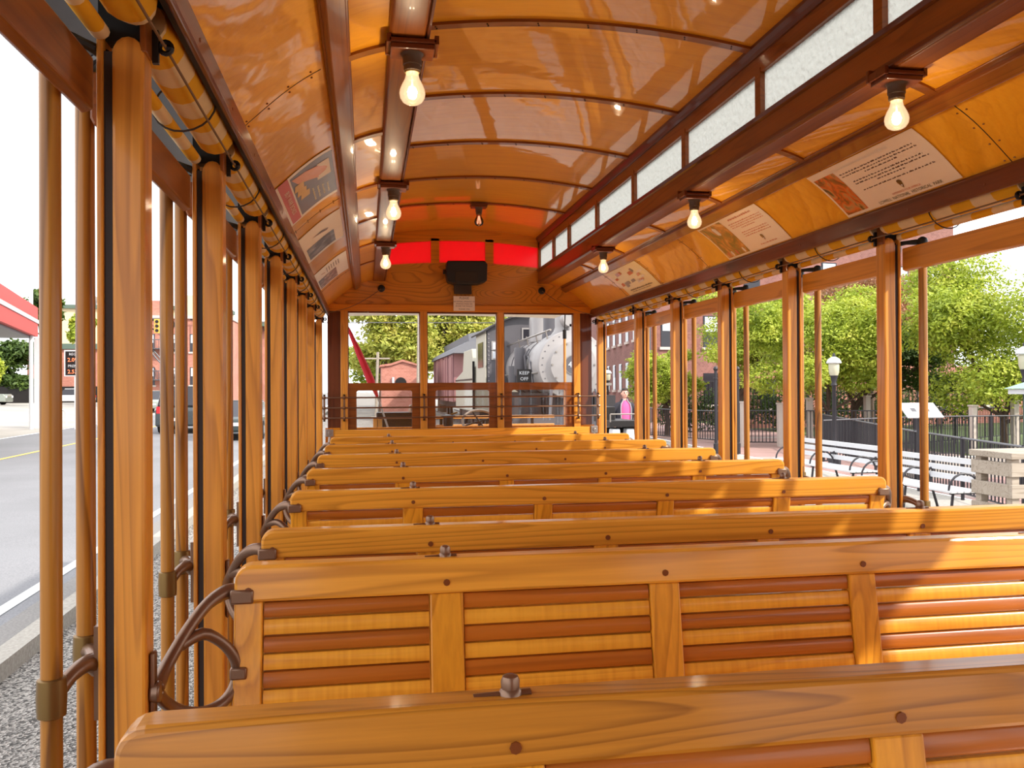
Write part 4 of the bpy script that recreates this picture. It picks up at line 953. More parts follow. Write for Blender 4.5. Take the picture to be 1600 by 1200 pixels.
for k in range(8):
    u = 1.1 + 2.4 * k
    for r_, (za, zb) in enumerate(((-0.9, 0.7), (2.0, 3.6), (5.0, 6.6))): facade_window(mill, a, d1, n1, u, E + za, E + zb, 0.95, r_ > 0)
for k in range(8):
    u = 26.2 - 1.6 - 2.4 * k
    for r_, (za, zb) in enumerate(((-0.15, 1.4), (2.6, 4.2), (5.4, 7.0))): facade_window(mill, a2, d2, n2_, u, E + za, E + zb, 0.9, True)
m = MB(); m.tube([(12.9, 39.8, gz(40)), (12.9, 39.8, E + 9)], 0.09, 8); m.build('drainpipe', MAT['fence_grey'], mill)
lw = MB(); wall_panel(lw, (30, 35), (13.5, 33), gz(33), gz(33) + 0.0)
# low brick house right, in the shared pink brick
hs = thing('low_brick_house', 'low orange red brick house behind the railing and tree trunks on the right', 'building', (0, 0, 0))
m = MB(); d_, n_ = wall_panel(m, (14.5, 33.5), (30, 35.5), gz(33) - 0.2, E + 0.9); m.build('brick_walls', MAT['pink_brick'], hs)
for k in range(5): facade_window(hs, (14.5, 33.5), d_, n_, 1.6 + 3 * k, E - 0.9, E + 0.3, 0.8, False)
# left buildings
bA = thing('brick_shop', 'single storey red brick shop with dark cornice behind the price sign', 'building', (0, 0, 0))
m = MB(); d_, n_ = wall_panel(m, (-36.9, 99), (-18.5, 99), gz(99) - 0.2, E + 4.7, 6); m.build('brick_walls', MAT['pink_brick'], bA)
MB().box(-37.1, -18.4, 98.7, 105.3, E + 4.5, E + 5.1).build('cornice', MAT['roof_green'], bA)
facade_window(bA, (-36.9, 99), d_, n_, 6.3, E + 1.6, E + 3.6, 1.0, True)
bB = thing('beige_building', 'tall beige building with flat roof behind the brick shop', 'building', (0, 0, 0))
m = MB(); d_, n_ = wall_panel(m, (-42.5, 122), (-20.0, 122), gz(99) - 0.2, E + 11.0, 8); m.build('walls', MAT['beige_wall'], bB)
MB().box(-42.9, -19.8, 121.6, 130, E + 11.0, E + 11.5).build('roof_edge', MAT['roof_green'], bB)
for k in range(4): facade_window(bB, (-42.5, 122), d_, n_, 4.6 + 4.2 * k, E + 7.0, E + 9.6, 1.7, True)
MB().lathe((-37.6, 124, E + 11.5), [(0.4, 0), (0.5, 0.8), (0.5, 1.3), (0.2, 1.5)], 10).build('roof_vent', MAT['steel'], bB)
bC = thing('rooftop_sign_building', 'pink brick block with large rooftop letters and a fire escape', 'building', (0, 0, 0))
m = MB(); d_, n_ = wall_panel(m, (-19.6, 75), (-12.2, 75), gz(75) - 0.2, E + 6.0, 6); m.build('brick_walls', MAT['pink_brick'], bC)
MB().box(-19.7, -12.1, 74.8, 81, E + 6.0, E + 6.25).build('cornice', MAT['sill'], bC)
MB().box(-19.0, -17.6, 76, 78, E + 6.2, E + 7.6).build('chimney', MAT['pink_brick'], bC)
MB().box(-13.9, -13.2, 76, 78, E + 6.2, E + 8.1).build('chimney', MAT['pink_brick'], bC)
MB().box(-16.6, -13.3, 78, 80.5, E + 6.2, E + 8.3).build('penthouse', MAT['beige_wall'], bC)
for k in range(4):
    for za in (0.4, 3.2): facade_window(bC, (-19.6, 75), d_, n_, 1.0 + 1.75 * k, E + za, E + za + 1.5, 0.7, True)
fe = MB()
for zz in (0.8, 3.4): fe.box(-19.0, -16.4, 74.2, 75, E + zz, E + zz + 0.08); fe.box(-19.0, -16.4, 74.2, 74.25, E + zz + 0.75, E + zz + 0.82)
for i in range(14):
    for zz in (0.8, 3.4): fe.box(-19.0 + 0.2 * i, -18.97 + 0.2 * i, 74.2, 74.24, E + zz, E + zz + 0.8)
fe.tube([(-18.6, 74.4, E + 3.4), (-16.6, 74.4, E + 0.9)], 0.06, 5); fe.tube([(-18.3, 74.4, E + 3.4), (-16.3, 74.4, E + 0.9)], 0.06, 5)
fe.build('fire_escape', MAT['fence_grey'], bC)
ff2 = lambda x, z_: (x, 74.6, z_)
put_text('rooftop_letters', 'CO', 1.5, ff2, 'iron', bC, (-17.6, E + 5.4 + 0.0)); put_text('rooftop_letters', 'TO', 1.5, ff2, 'iron', bC, (-14.3, E + 5.4))
bD = thing('row_building', 'pink building with narrow windows and bracketed eaves farther along the street', 'building', (0, 0, 0))
m = MB(); d_, n_ = wall_panel(m, (-18.5, 92), (-9.5, 92), gz(90) - 0.2, E + 6.6, 10); m.build('brick_walls', MAT['pink_brick'], bD)
MB().box(-18.8, -9.2, 91.4, 102, E + 6.6, E + 7.1).build('eaves', MAT['roof_green'], bD)
for k in range(15): MB().box(-18.5 + 0.6 * k, -18.25 + 0.6 * k, 91.3, 91.9, E + 6.1, E + 6.6).build('eave_bracket', MAT['iron'], bD)
for k in range(8):
    for za in (1.4, 4.0): facade_window(bD, (-18.5, 92), d_, n_, 1.0 + 1.1 * k, E + za, E + za + 1.7, 0.35, False)
bE = thing('pink_house', 'small pink brick house with a round ornament ahead of the car', 'building', (0, 0, 0))
m = MB(); m.prism([(0.0, gz(45)), (2.3, gz(45)), (2.3, E + 1.05), (1.1, E + 1.42), (0.5, E + 1.22), (0.0, E + 1.15)], 'y', 45, 48); m.build('brick_walls', MAT['pink_brick'], bE)
m = MB(); m.prism([(-0.08, E + 1.15), (0.5, E + 1.22), (1.1, E + 1.42), (2.4, E + 1.05), (2.4, E + 1.14), (1.1, E + 1.54), (0.5, E + 1.34), (-0.08, E + 1.25)], 'y', 44.9, 48.1); m.build('coping', MAT['pink_brick'], bE)
m = MB(); m.lathe((1.0, 44.95, E + 0.30), [(0.30, 0), (0.30, 0.1), (0.22, 0.1), (0.22, 0.02)], 16, axis='y'); m.build('round_ornament', MAT['iron'], bE)
MB().box(0.55, 0.66, 44.9, 45, E + 0.1, E + 0.6).build('window', MAT['win_blind'], bE)
# utility poles ahead
for k, (x, y, h) in enumerate(((1.45, 38, 5.0), (-0.35, 42, 1.8))):
    m = MB(); m.tube([(x, y, gz(y)), (x + 0.12, y, E + h)], 0.07, 8); m.box(x - 0.6, x + 0.7, y - 0.05, y + 0.05, E + h - 0.35, E + h - 0.28)
    o = m.build('utility_pole', MAT['weathered'], smooth=False); tag(o, ('tall grey utility pole before the trees in the left front window', 'short grey utility pole beside the pink house')[k], 'pole')
m = MB(); m.tube([(-6, 38, E + 2.9), (2, 38, E + 2.95), (12, 38, E + 3.0)], 0.02, 5); tag(m.build('overhead_wire', MAT['fence_grey']), 'overhead wire crossing in front of the trees', 'wire')

# ---- gas station
cn = thing('station_canopy', 'red station canopy fascia with a white stripe at the left edge', 'canopy', (-15.2, 40.5, E), 0)
d = Vector((-13.3 + 15.2, 32 - 40.5, 0)).normalized(); n = Vector((-d.y, d.x, 0)) * -1; L_ = 20
def cbx(u0, u1, w0, w1, z0, z1):
    n_ = Vector((-abs(n.x), n.y if n.x < 0 else -n.y, 0)); vs = []
    for uu in (u0, u1):
        for ww in (w0, w1):
            for zz in (z0, z1): p = d * uu + n_ * ww; vs.append((p.x, p.y, zz))
    return MB().add(vs, [(0, 1, 3, 2), (4, 6, 7, 5), (0, 4, 5, 1), (2, 3, 7, 6), (0, 2, 6, 4), (1, 5, 7, 3)])
cbx(-0.6, L_, 0, 10, 2.42, 3.72).build('fascia', MAT['sign_red'], cn)
cbx(-0.63, L_, -0.04, 2, 3.0, 3.16).build('stripe', MAT['bright_white'], cn)
cbx(0.2, L_, 0.2, 9.8, 2.30, 2.42).build('soffit', MAT['fence_grey'], cn)
c_ = MB(); c_.box(-0.2, 0.05, 0.3, 0.55, gz(40) - E, 2.35); c_.build('column', MAT['bright_white'], cn)
tag(MB().tube([(-15.3, 40.2, gz(40)), (-15.3, 40.2, E + 4.9)], 0.09, 8).build('lot_light_pole', MAT['bright_white']), 'white slender pole beside the red canopy', 'pole')
ps = thing('price_sign', 'fuel price sign reading REG 2.09 and PREM 2.53', 'sign', (-13.45, 40, E))
MB().box(-0.44, 0.26, 0, 0.12, 0.62, 1.78).build('cabinet', MAT['bright_white'], ps)
MB().box(-0.38, 0.20, -0.01, 0.0, 0.67, 1.72).build('panel', MAT['iron'], ps)
MB().box(-0.03, 0.12, 0.02, 0.1, gz(40) - E, 0.62).build('post', MAT['bright_white'], ps)
plain('led', rgb(255, 90, 50), 0.5, emis=(1.0, 0.25, 0.1, 1), es=1.5)
f3 = lambda x, z_: (x, -0.02, z_)
for s_, zz, mt in (('REG', 1.59, 'bright_white'), ('2.09', 1.34, 'led'), ('PREM', 1.07, 'bright_white'), ('2.53', 0.82, 'led')): put_text('lettering', s_, 0.24 if mt == 'led' else 0.16, f3, mt, ps, (-0.09, zz))
for k, x in enumerate((-15.9, -15.2, -13.3, -12.7)):
    m = MB(); y = 43.5; r_ = [(x - 0.25, y, gz(y)), (x - 0.25, y, gz(y) + 0.6), (x - 0.15, y, gz(y) + 0.75), (x + 0.15, y, gz(y) + 0.75), (x + 0.25, y, gz(y) + 0.6), (x + 0.25, y, gz(y))]
    m.tube(r_, 0.05, 6); tag(m.build('hoop_bollard', MAT['bright_white'], smooth=True), 'white steel hoop guarding the forecourt, %s from the left' % ('first', 'second', 'third', 'fourth')[k], 'bollard', 'white hoops on the forecourt')
m = MB(); m.box(-60, -24, 94.8, 95, gz(95), gz(95) + 1.7); tag(m.build('board_fence', MAT['iron']), 'black board fence behind the parked cars', 'fence')
sg = thing('traffic_signal', 'yellow traffic signal hanging before the pink block', 'traffic light', (-16.9, 70, E + 5.0))
MB().box(-0.22, 0.22, -0.1, 0.2, -0.55, 0.55).build('housing', MAT['poster_yellow'], sg)
m = MB()
for q in (-0.35, 0, 0.35): m.lathe((0, -0.12, q), [(0.13, 0), (0.13, -0.08)], 8, axis='y')
m.build('lenses', MAT['iron'], sg); MB().tube([(-4, 0.1, 0.6), (0.3, 0.1, 0.6)], 0.06, 6).build('mast_arm', MAT['fence_grey'], sg); MB().tube([(-4, 0.1, 0.6), (-4, 0.1, gz(70) - E - 5.0)], 0.1, 6).build('mast', MAT['fence_grey'], sg)

# ---- cars
plain('car_silver', rgb(150, 156, 146), 0.3, 0.4, 0.8); plain('car_white', rgb(238, 240, 242), 0.3, 0, 0.8); plain('car_dark', rgb(44, 52, 56), 0.25, 0.2, 0.9); plain('car_green', rgb(38, 52, 50), 0.3, 0.2, 0.8)
plain('tyre', rgb(22, 22, 24), 0.8); plain('hub', rgb(170, 172, 176), 0.3, 0.8); plain('tail_light', rgb(214, 30, 40), 0.3)
def car(label, x, y, rz, mat, L_=4.4, W_=1.8, H=1.45, suv=False):
    o = thing('car', label, 'car', (x, y, gz(y)), rz)
    h = L_ / 2; hb = H * 0.58
    body = [(-h, 0.28), (h, 0.28), (h, hb * 0.85), (h * 0.92, hb), (h * 0.45, hb * 1.02), (-h * 0.9, hb * 1.04), (-h, hb * 0.9)]
    m = MB(); m.prism(body, 'x', -W_ / 2, W_ / 2); m.build('body', MAT[mat], o, bevel=0.08)
    if suv: cab = [(h * 0.42, hb), (h * 0.18, H - 0.03), (-h * 0.86, H), (-h * 0.95, hb)]
    else: cab = [(h * 0.45, hb), (h * 0.12, H), (-h * 0.42, H), (-h * 0.82, hb)]
    m = MB(); vs = []
    for s in (-1, 1):
        for yy, zz in cab: vs.append((s * (W_ / 2 - (0.06 if zz < H - 0.1 else 0.2)), yy, zz))
    m.add(vs, [(0, 1, 2, 3), (7, 6, 5, 4), (0, 4, 5, 1), (1, 5, 6, 2), (2, 6, 7, 3), (3, 7, 4, 0)]); m.build('glasshouse', MAT['win_dark'], o, bevel=0.05)
    m = MB(); m.box(-W_ / 2 + 0.2, W_ / 2 - 0.2, cab[2][0], cab[1][0], H - 0.02, H + 0.03); m.build('roof', MAT[mat], o, bevel=0.02)
    for yy in (-h * 0.62, h * 0.62):
        for s in (-1, 1):
            m = MB(); m.lathe((s * (W_ / 2 - 0.08), yy, 0.33), [(0.22, -0.1), (0.33, -0.09), (0.33, 0.09), (0.22, 0.1)], 16, axis='x'); w = m.build('wheel', MAT['tyre'], o, smooth=True)
            m = MB(); m.lathe((s * (W_ / 2 + 0.02), yy, 0.33), [(0.19, -0.02), (0.15, 0.01 * s)], 12, axis='x'); m.build('hubcap', MAT['hub'], w)
    for s in (-1, 1):
        MB().box(s * (W_ / 2 - 0.2) - 0.13, s * (W_ / 2 - 0.2) + 0.13, -h - 0.02, -h + 0.05, hb * 0.75, hb * 1.0).build('tail_lamp', MAT['tail_light'], o)
        MB().box(s * (W_ / 2 - 0.25) - 0.16, s * (W_ / 2 - 0.25) + 0.16, h - 0.05, h + 0.02, hb * 0.65, hb * 0.85).build('head_lamp', MAT['bright_white'], o)
    MB().box(-0.26, 0.26, -h - 0.03, -h, 0.5, 0.62).build('licence_plate', MAT['bright_white'], o)
    return o
car('silver sport utility car nosing in at the left edge of the forecourt', -36.0, 86, -PI / 2, 'car_silver', 4.6, 1.85, 1.75, True)
car('white hatchback parked by the black board fence', -28.9, 87.5, PI / 2, 'car_white', 4.2, 1.75, 1.45)
car('dark sport utility car with red tail lamps driving away on the street', -8.15, 37.5, 0.03, 'car_dark', 4.6, 1.85, 1.85, True)
car('silver car with red tail lamps farther along the street', -14.9, 62, 0.0, 'car_silver', 4.4, 1.8, 1.45)
car('dark green pickup car nearest the curb beyond the posts', -5.4, 33, 0.0, 'car_green', 4.8, 1.9, 1.35)

# ---- steam locomotive, tender and coach
plain('loco_grey', rgb(150, 144, 142), 0.5, 0.0, 0.1, var=0.14, vs=3); plain('loco_dark', rgb(84, 80, 84), 0.5, var=0.15, vs=3); plain('loco_black', rgb(46, 40, 42), 0.6, var=0.3, vs=5)
plain('cab_beige', rgb(176, 170, 154), 0.6); plain('coach_brown', rgb(150, 104, 104), 0.6, var=0.1); plain('coach_roof', rgb(112, 112, 118), 0.7)
LX, LY, LZ, LR = 4.63, 22.0, 0.61 + E, 0.93
lo = thing('steam_locomotive', 'grey and black steam locomotive standing ahead of the car on the right', 'locomotive', (LX, LY, gz(22)))
bz = LZ - gz(22)
m = MB(); m.lathe((0, 0, bz), [(0.30, -0.16), (0.62, -0.12), (0.66, -0.06), (0.70, -0.03), (LR - 0.02, 0.0), (LR, 0.03), (LR, 1.35), (LR - 0.02, 1.37)], 40, axis='y'); m.build('smokebox', MAT['loco_grey'], lo, smooth=True)
m = MB(); m.lathe((0, 0, bz), [(LR - 0.08, 1.3), (LR - 0.08, 5.9)], 40, axis='y'); m.build('boiler', MAT['loco_grey'], lo, smooth=True)
for yy in (1.40, 2.2, 3.4, 4.6): m = MB(); m.lathe((0, 0, bz), [(LR - 0.06, yy), (LR - 0.06, yy + 0.08)], 40, axis='y'); m.build('boiler_band', MAT['loco_dark'], lo, smooth=True)
m = MB()
for q in range(28): a_ = 2 * PI * q / 28; m.lathe(((LR - 0.10) * math.cos(a_), -0.005, bz + (LR - 0.10) * math.sin(a_)), [(0.02, 0.01), (0.018, -0.015)], 6, axis='y')
o = m.build('rivets', MAT['loco_dark'], lo); o['kind'] = 'stuff'
for q in range(10): a_ = 2 * PI * q / 10; MB().lathe((0.58 * math.cos(a_), -0.14, bz + 0.58 * math.sin(a_)), [(0.03, 0.03), (0.025, -0.02)], 6, axis='y').build('door_clamp', MAT['steel'], lo)
m = MB(); m.lathe((0, -0.17, bz), [(0.25, 0.02), (0.25, -0.02)], 24, axis='y'); m.build('number_plate', MAT['loco_dark'], lo)
m = MB(); m.lathe((0, -0.175, bz), [(0.27, 0.02), (0.27, -0.01), (0.25, -0.01)], 24, axis='y'); m.build('plate_rim', MAT['steel'], lo)
put_text('plate_number', '410', 0.22, lambda x, z_: (x, -0.20, bz + z_), 'bright_white', lo, (0, 0))
def cyl(name, y, r, h, dome, mt, flare=0.0):
    b0 = bz + LR - 0.12; p = [(r * 1.5 if flare else r * 1.15, 0), (r * 1.12, 0.14), (r, 0.25), (r, h)]
    if dome: p += [(r * 0.95, h + 0.08), (r * 0.7, h + 0.19), (r * 0.3, h + 0.24), (0.02, h + 0.25)]
    else: p += [(r * 1.12, h + 0.02), (r * 1.12, h + 0.12), (r * 0.85, h + 0.12)]
    m = MB(); m.lathe((0, y, b0), p, 24); m.build(name, MAT[mt], lo, smooth=True)
cyl('smokestack', 0.75, 0.30, 1.2, False, 'loco_grey', 1); cyl('sand_dome', 2.3, 0.30, 0.75, True, 'loco_dark'); cyl('steam_dome', 3.8, 0.36, 0.72, True, 'loco_grey'); cyl('turret_dome', 5.0, 0.2, 0.75, True, 'loco_grey')
m = MB(); m.lathe((0, 0.1, bz + 1.25), [(0.22, 0.0), (0.24, 0.1), (0.24, 0.35), (0.2, 0.36)], 18, axis='y'); m.box(-0.05, 0.05, 0.1, 0.3, bz + 0.85, bz + 1.1); m.build('headlamp', MAT['loco_grey'], lo, smooth=True)
m = MB(); pts = [(-0.55, 0.2, bz + 0.95), (-0.72, 2.5, bz + 0.86), (-0.78, 5.8, bz + 0.80)]; m.tube(pts, 0.03, 6); m.tube([(-0.9, 0.2, bz - 0.2), (-0.98, 3, bz - 0.2), (-0.98, 5.8, bz - 0.2)], 0.03, 6)
for yy in (0.4, 1.8, 3.2, 4.6): m.tube([(-0.58, yy, bz + 0.68), (-0.64, yy, bz + 0.95)], 0.02, 5)
m.build('handrails', MAT['steel'], lo, smooth=True)
m = MB(); m.box(-1.35, -0.5, 0.9, 6, bz - 0.55, bz - 0.48); m.box(0.5, 1.35, 0.9, 6, bz - 0.55, bz - 0.48); m.build('running_board', MAT['steel'], lo)
m = MB(); m.lathe((-1.05, 2.0, bz - 0.25), [(0.16, 0), (0.18, 0.05), (0.18, 0.75), (0.16, 0.8)], 14); m.lathe((-1.0, 3.2, bz - 0.55), [(0.2, 0), (0.2, 0.6)], 12); m.tube([(-0.95, 1.5, bz - 0.4), (-1.0, 1.6, bz + 0.3), (-0.85, 1.7, bz + 0.5)], 0.03, 5); m.tube([(-0.9, 0.8, bz - 0.5), (-0.95, 1.0, bz + 0.1), (-0.8, 2.6, bz + 0.45)], 0.025, 5); m.build('air_pump', MAT['loco_dark'], lo, smooth=True)
# underframe, wheels, cylinders, pilot
m = MB(); m.box(-0.62, 0.62, 0.2, 8.2, 0.75, bz - 0.75); m.build('underframe', MAT['loco_black'], lo)
for k, yy in enumerate((2.6, 4.3, 6.0)):
    for s in (-1, 1):
        m = MB(); m.lathe((s * 0.78, yy, 0.66), [(0.60, -0.07), (0.66, -0.07), (0.66, 0.07), (0.56, 0.07), (0.56, 0.0)], 24, axis='x'); w = m.build('driving_wheel', MAT['loco_black'], lo, smooth=True)
        m = MB()
        for q in range(10): a_ = 2 * PI * q / 10; m.tube([(s * 0.8, yy, 0.66), (s * 0.8, yy + 0.58 * math.cos(a_), 0.66 + 0.58 * math.sin(a_))], 0.035, 5)
        m.lathe((s * 0.8, yy, 0.66), [(0.14, -0.09), (0.14, 0.09)], 12, axis='x'); m.build('spokes', MAT['loco_grey'], w)
for s in (-1, 1):
    m = MB(); m.lathe((s * 1.05, 0.5, 0.85), [(0.33, 0), (0.36, 0.05), (0.36, 0.85), (0.33, 0.9)], 20, axis='y'); m.box(s * 1.05 - 0.3, s * 1.05 + 0.3, 0.55, 1.35, 1.05, 1.65); m.build('cylinder', MAT['loco_black'], lo, smooth=True)
    m = MB(); m.box(s * 1.0 - 0.03, s * 1.0 + 0.03, 1.4, 6.1, 0.6, 0.72); m.box(s * 1.08 - 0.03, s * 1.08 + 0.03, 1.4, 4.3, 0.75, 0.84); m.build('side_rod', MAT['steel'], lo)
m = MB(); m.box(-1.3, 1.3, -0.55, -0.35, 0.75, 1.15); m.box(-0.9, 0.9, -0.35, 0.6, 0.8, 0.95)
for x_ in (-0.6, 0.6): m.tube([(x_, -0.1, bz - 0.65), (x_ * 1.2, -0.45, 1.1)], 0.04, 6); m.tube([(x_ * 0.4, -0.05, bz - 0.8), (x_ * 0.6, -0.4, 1.1)], 0.025, 6)
m.build('pilot_beam', MAT['loco_dark'], lo)
# cab
cy0, cy1, cw = 5.8, 8.2, 1.50
def roofz(x): return (E + 2.42 - gz(22)) - 0.50 * (x / cw) ** 2
m = MB(); pr = [(-cw, bz - 0.6)] + [(x, roofz(x)) for x in np.linspace(-cw, cw, 15)] + [(cw, bz - 0.6)]; m.prism(pr, 'y', cy0, cy0 + 0.06); m.build('cab_front', MAT['loco_dark'], lo)
m = MB(); m.strip([(x, roofz(x)) for x in np.linspace(-cw - 0.12, cw + 0.12, 15)], 'y', cy0 - 0.25, cy1 + 0.6, 0.05); m.build('cab_roof', MAT['loco_black'], lo, smooth=True)
for s in (-1, 1): MB().box(s * cw - 0.03, s * cw + 0.03, cy0, cy1, bz - 0.6, roofz(cw)).build('cab_side', MAT['cab_beige'], lo)
for xa, xb, za, zb in ((-1.28, -1.08, bz + 0.38, bz + 0.60), (-1.28, -1.08, bz + 0.68, bz + 0.90), (-0.25, 0.35, bz + 1.05, bz + 1.35)):
    f = MB().box(xa - 0.05, xb + 0.05, cy0 - 0.03, cy0, za - 0.05, zb + 0.05).build('cab_window_frame', MAT['loco_grey'], lo); MB().box(xa, xb, cy0 - 0.04, cy0 - 0.03, za, zb).build('pane', MAT['win_blind' if xa < -0.5 else 'win_dark'], f)
f = MB().box(-cw - 0.05, -cw - 0.03, cy0 + 0.5, cy1 - 0.6, bz + 0.1, bz + 0.95).build('side_window', MAT['win_dark'], lo)
m = MB()
for zz in np.arange(bz - 0.5, bz + 1.3, 0.14):
    for xx in (-1.42, -0.92): m.lathe((xx, cy0 - 0.01, zz), [(0.022, 0.01), (0.018, -0.012)], 6, axis='y')
o = m.build('cab_rivets', MAT['loco_grey'], lo); o['kind'] = 'stuff'
m = MB(); m.box(-1.40, -1.0, 0.6, 0.65, bz - 0.46, bz - 0.10); kb = m.build('warning_board', MAT['iron'], lo)
put_text('board_lettering', 'KEEP', 0.13, lambda x, z_: (-1.2 + x, 0.59, bz - 0.28 + z_), 'bright_white', kb, (0, 0.075)); put_text('board_lettering', 'OFF', 0.13, lambda x, z_: (-1.2 + x, 0.59, bz - 0.28 + z_), 'bright_white', kb, (0, -0.085))
td = thing('locomotive_tender', 'beige and black tender coupled behind the locomotive cab', 'tender', (LX, 31.6, gz(31)))
m = MB(); m.prism([(0.0, 0.9), (6.4, 0.9), (6.4, 2.2), (3.6, 2.5), (3.2, 3.3), (0.6, 3.3), (0.0, 2.6)], 'x', -1.45, 1.45); m.build('tank', MAT['cab_beige'], td, bevel=0.03)
m = MB(); m.box(-1.2, 1.2, 0.2, 6.2, 0.55, 0.9)
for yy in (1, 2.3, 4.2, 5.5): m.lathe((-0.8, yy, 0.42), [(0.42, -0.06), (0.42, 0.06)], 18, axis='x')
m.build('trucks', MAT['loco_black'], td); m = MB(); m.box(-1.47, -1.44, 0, 6.4, 2.1, 2.16).box(-1.5, -1.42, -0.1, 0.0, 1.0, 2.8); m.build('ladder_rail', MAT['iron'], td)
co = thing('railway_coach', 'dusty brown wooden coach with grey clerestory roof behind the tender', 'railway coach', (LX + 0.05, 38.8, gz(38)))
m = MB(); m.box(-1.5, 1.5, 0.0, 12, 1.1, 3.35); m.build('body', MAT['coach_brown'], co)
m = MB(); m.prism([(-1.62, 3.32), (1.62, 3.32), (1.5, 3.55), (0.95, 3.85), (-0.95, 3.85), (-1.5, 3.55)], 'y', -0.9, 12.2); m.build('lower_roof', MAT['coach_roof'], co)
m = MB(); m.prism([(-0.85, 3.8), (0.85, 3.8), (0.9, 4.2), (0.0, 4.42), (-0.9, 4.2)], 'y', -0.6, 11.8); m.build('clerestory_roof', MAT['coach_roof'], co)
for k in range(3): MB().box(-1.53, -1.5, 0.8 + 3.2 * k, 2.4 + 3.2 * k, 1.3, 3.2).build('side_door', MAT['coach_brown'], co); 
plain('coach_dark', rgb(110, 70, 74), 0.7)
for k in range(5): MB().box(-1.54, -1.5, 0.02 + 2.6 * k, 0.12 + 2.6 * k, 1.1, 3.3).build('batten', MAT['coach_dark'], co)
MB().box(-0.4, 0.4, -0.03, 0, 1.4, 3.1).build('end_door', MAT['win_dark'], co)
m = MB(); m.box(-1.2, 1.2, 0.4, 11.5, 0.8, 1.1)
for yy in (1.5, 3.2, 8.5, 10.2): m.lathe((-0.8, yy, 0.42), [(0.42, -0.06), (0.42, 0.06)], 16, axis='x')
m.build('trucks', MAT['loco_black'], co)
tr = MB()
for x_ in (LX - 0.75, LX + 0.72):
    vs = []
    for y in (18, 30, 60):
        for dx in (0, 0.07):
            for dz in (0, 0.09): vs.append((x_ + dx, y, gz(y) - 0.02 + dz))
    tr.add(vs, [(0, 1, 5, 4), (1, 3, 7, 5), (3, 2, 6, 7), (4, 5, 9, 8), (5, 7, 11, 9), (7, 6, 10, 11)])
tag(tr.build('display_track', MAT['loco_dark']), 'steel track under the locomotive', 'track')

# ---- front platform of the trolley
pf = MB().box(-1.2, 1.2, YB + 0.03, 8.95, -0.1, -0.02).build('platform_deck', MAT['weathered']); pf['kind'] = 'structure'; pf['label'] = 'front platform deck of the trolley'
cp = MB(); cp.strip([(x, E + 0.752 + 0.02 * (1 - (x / 1.2) ** 2)) for x in np.linspace(-1.2, 1.2, 13)], 'y', YB + 0.04, 8.95, 0.02)
cp = cp.build('ceiling_platform', MAT['cream'], smooth=True); cp['kind'] = 'structure'; cp['label'] = 'cream underside of the platform canopy'
ds = thing('platform_dash', 'boarded wooden dash panel on the left of the front platform', 'dash', (0, 8.7, 0))
MB().box(-0.74, -0.16, 0, 0.04, 0, E - 0.30).build('boards', MAT['dash_wood'], ds, bevel=0.004)
m = MB()
for k in range(5): m.box(-0.70 + 0.12 * k, -0.695 + 0.12 * k, -0.003, 0.0, 0, E - 0.31)
m.build('board_joint', MAT['ink'], ds); MB().box(-0.76, -0.14, -0.02, 0.06, E - 0.30, E - 0.285).build('cap_rail', MAT['cream'], ds); MB().box(-0.42, -0.34, -0.006, 0, E - 0.365, E - 0.335).build('maker_plate', MAT['bronze'], ds)
ct = thing('motor_controller', 'black topped motor controller on the front platform', 'controller', (-0.45, 8.55, 0))
m = MB(); m.box(-0.26, 0.30, -0.1, 0.12, E - 0.285, E - 0.235); m.build('top_plate', MAT['iron'], ct, bevel=0.01)
MB().box(-0.24, 0.28, -0.08, 0.1, E - 0.30, E - 0.285).build('rim', MAT['steel'], ct)
m = MB(); m.lathe((0.10, 0, E - 0.235), [(0.045, 0), (0.04, 0.03), (0.03, 0.05), (0.035, 0.06), (0.02, 0.075)], 12); m.build('handle_boss', MAT['bronze'], ct, smooth=True); m = MB(); m.tube([(0.10, 0, E - 0.17), (0.18, -0.02, E - 0.15), (0.24, -0.04, E - 0.115)], [0.012, 0.01, 0.014], 8); m.build('handle', MAT['cream'], ct, smooth=True)
MB().box(-0.2, 0.2, -0.06, 0.08, 0, E - 0.30).build('case', MAT['iron'], ct)
rl = thing('platform_rail', 'pale wooden rail across the right of the front platform', 'rail', (0, 8.75, 0))
MB().box(-0.10, 1.15, -0.02, 0.03, E - 0.315, E - 0.285).build('upper_rail', MAT['dash_wood'], rl, bevel=0.004); MB().box(-0.10, 1.15, -0.02, 0.03, E - 0.42, E - 0.375).build('lower_rail', MAT['dash_wood'], rl, bevel=0.004); MB().box(-0.1, 1.15, 0, 0.03, 0.0, E - 0.42).build('panel', MAT['dash_wood'], rl)
for x_ in (-0.06, 0.42, 0.9): MB().box(x_, x_ + 0.03, 0, 0.02, E - 0.38, E - 0.31).build('upright', MAT['iron'], rl)
wh = thing('hand_brake', 'iron hand brake wheel on the front platform', 'brake wheel', (0.30, 8.35, E - 0.33))
m = MB(); ring = [(0.17 * math.cos(q), 0.07 * math.sin(q), 0.11 * math.sin(q) + 0.0) for q in np.linspace(0, 2 * PI, 25)]; m.tube(ring, 0.012, 8, cap=False); m.build('wheel_rim', MAT['steel'], wh, smooth=True)
m = MB()
for q in range(4): a_ = q * PI / 2 + 0.4; m.tube([(0, 0, 0), (0.17 * math.cos(a_), 0.07 * math.sin(a_), 0.11 * math.sin(a_))], 0.008, 6)
m.tube([(0, 0, 0), (0, 0, -0.9)], 0.015, 8); m.build('spindle', MAT['iron'], wh, smooth=True)
vl = thing('air_valve', 'black cylindrical air brake valve on the front platform', 'valve', (0.0, 8.45, E - 0.36))
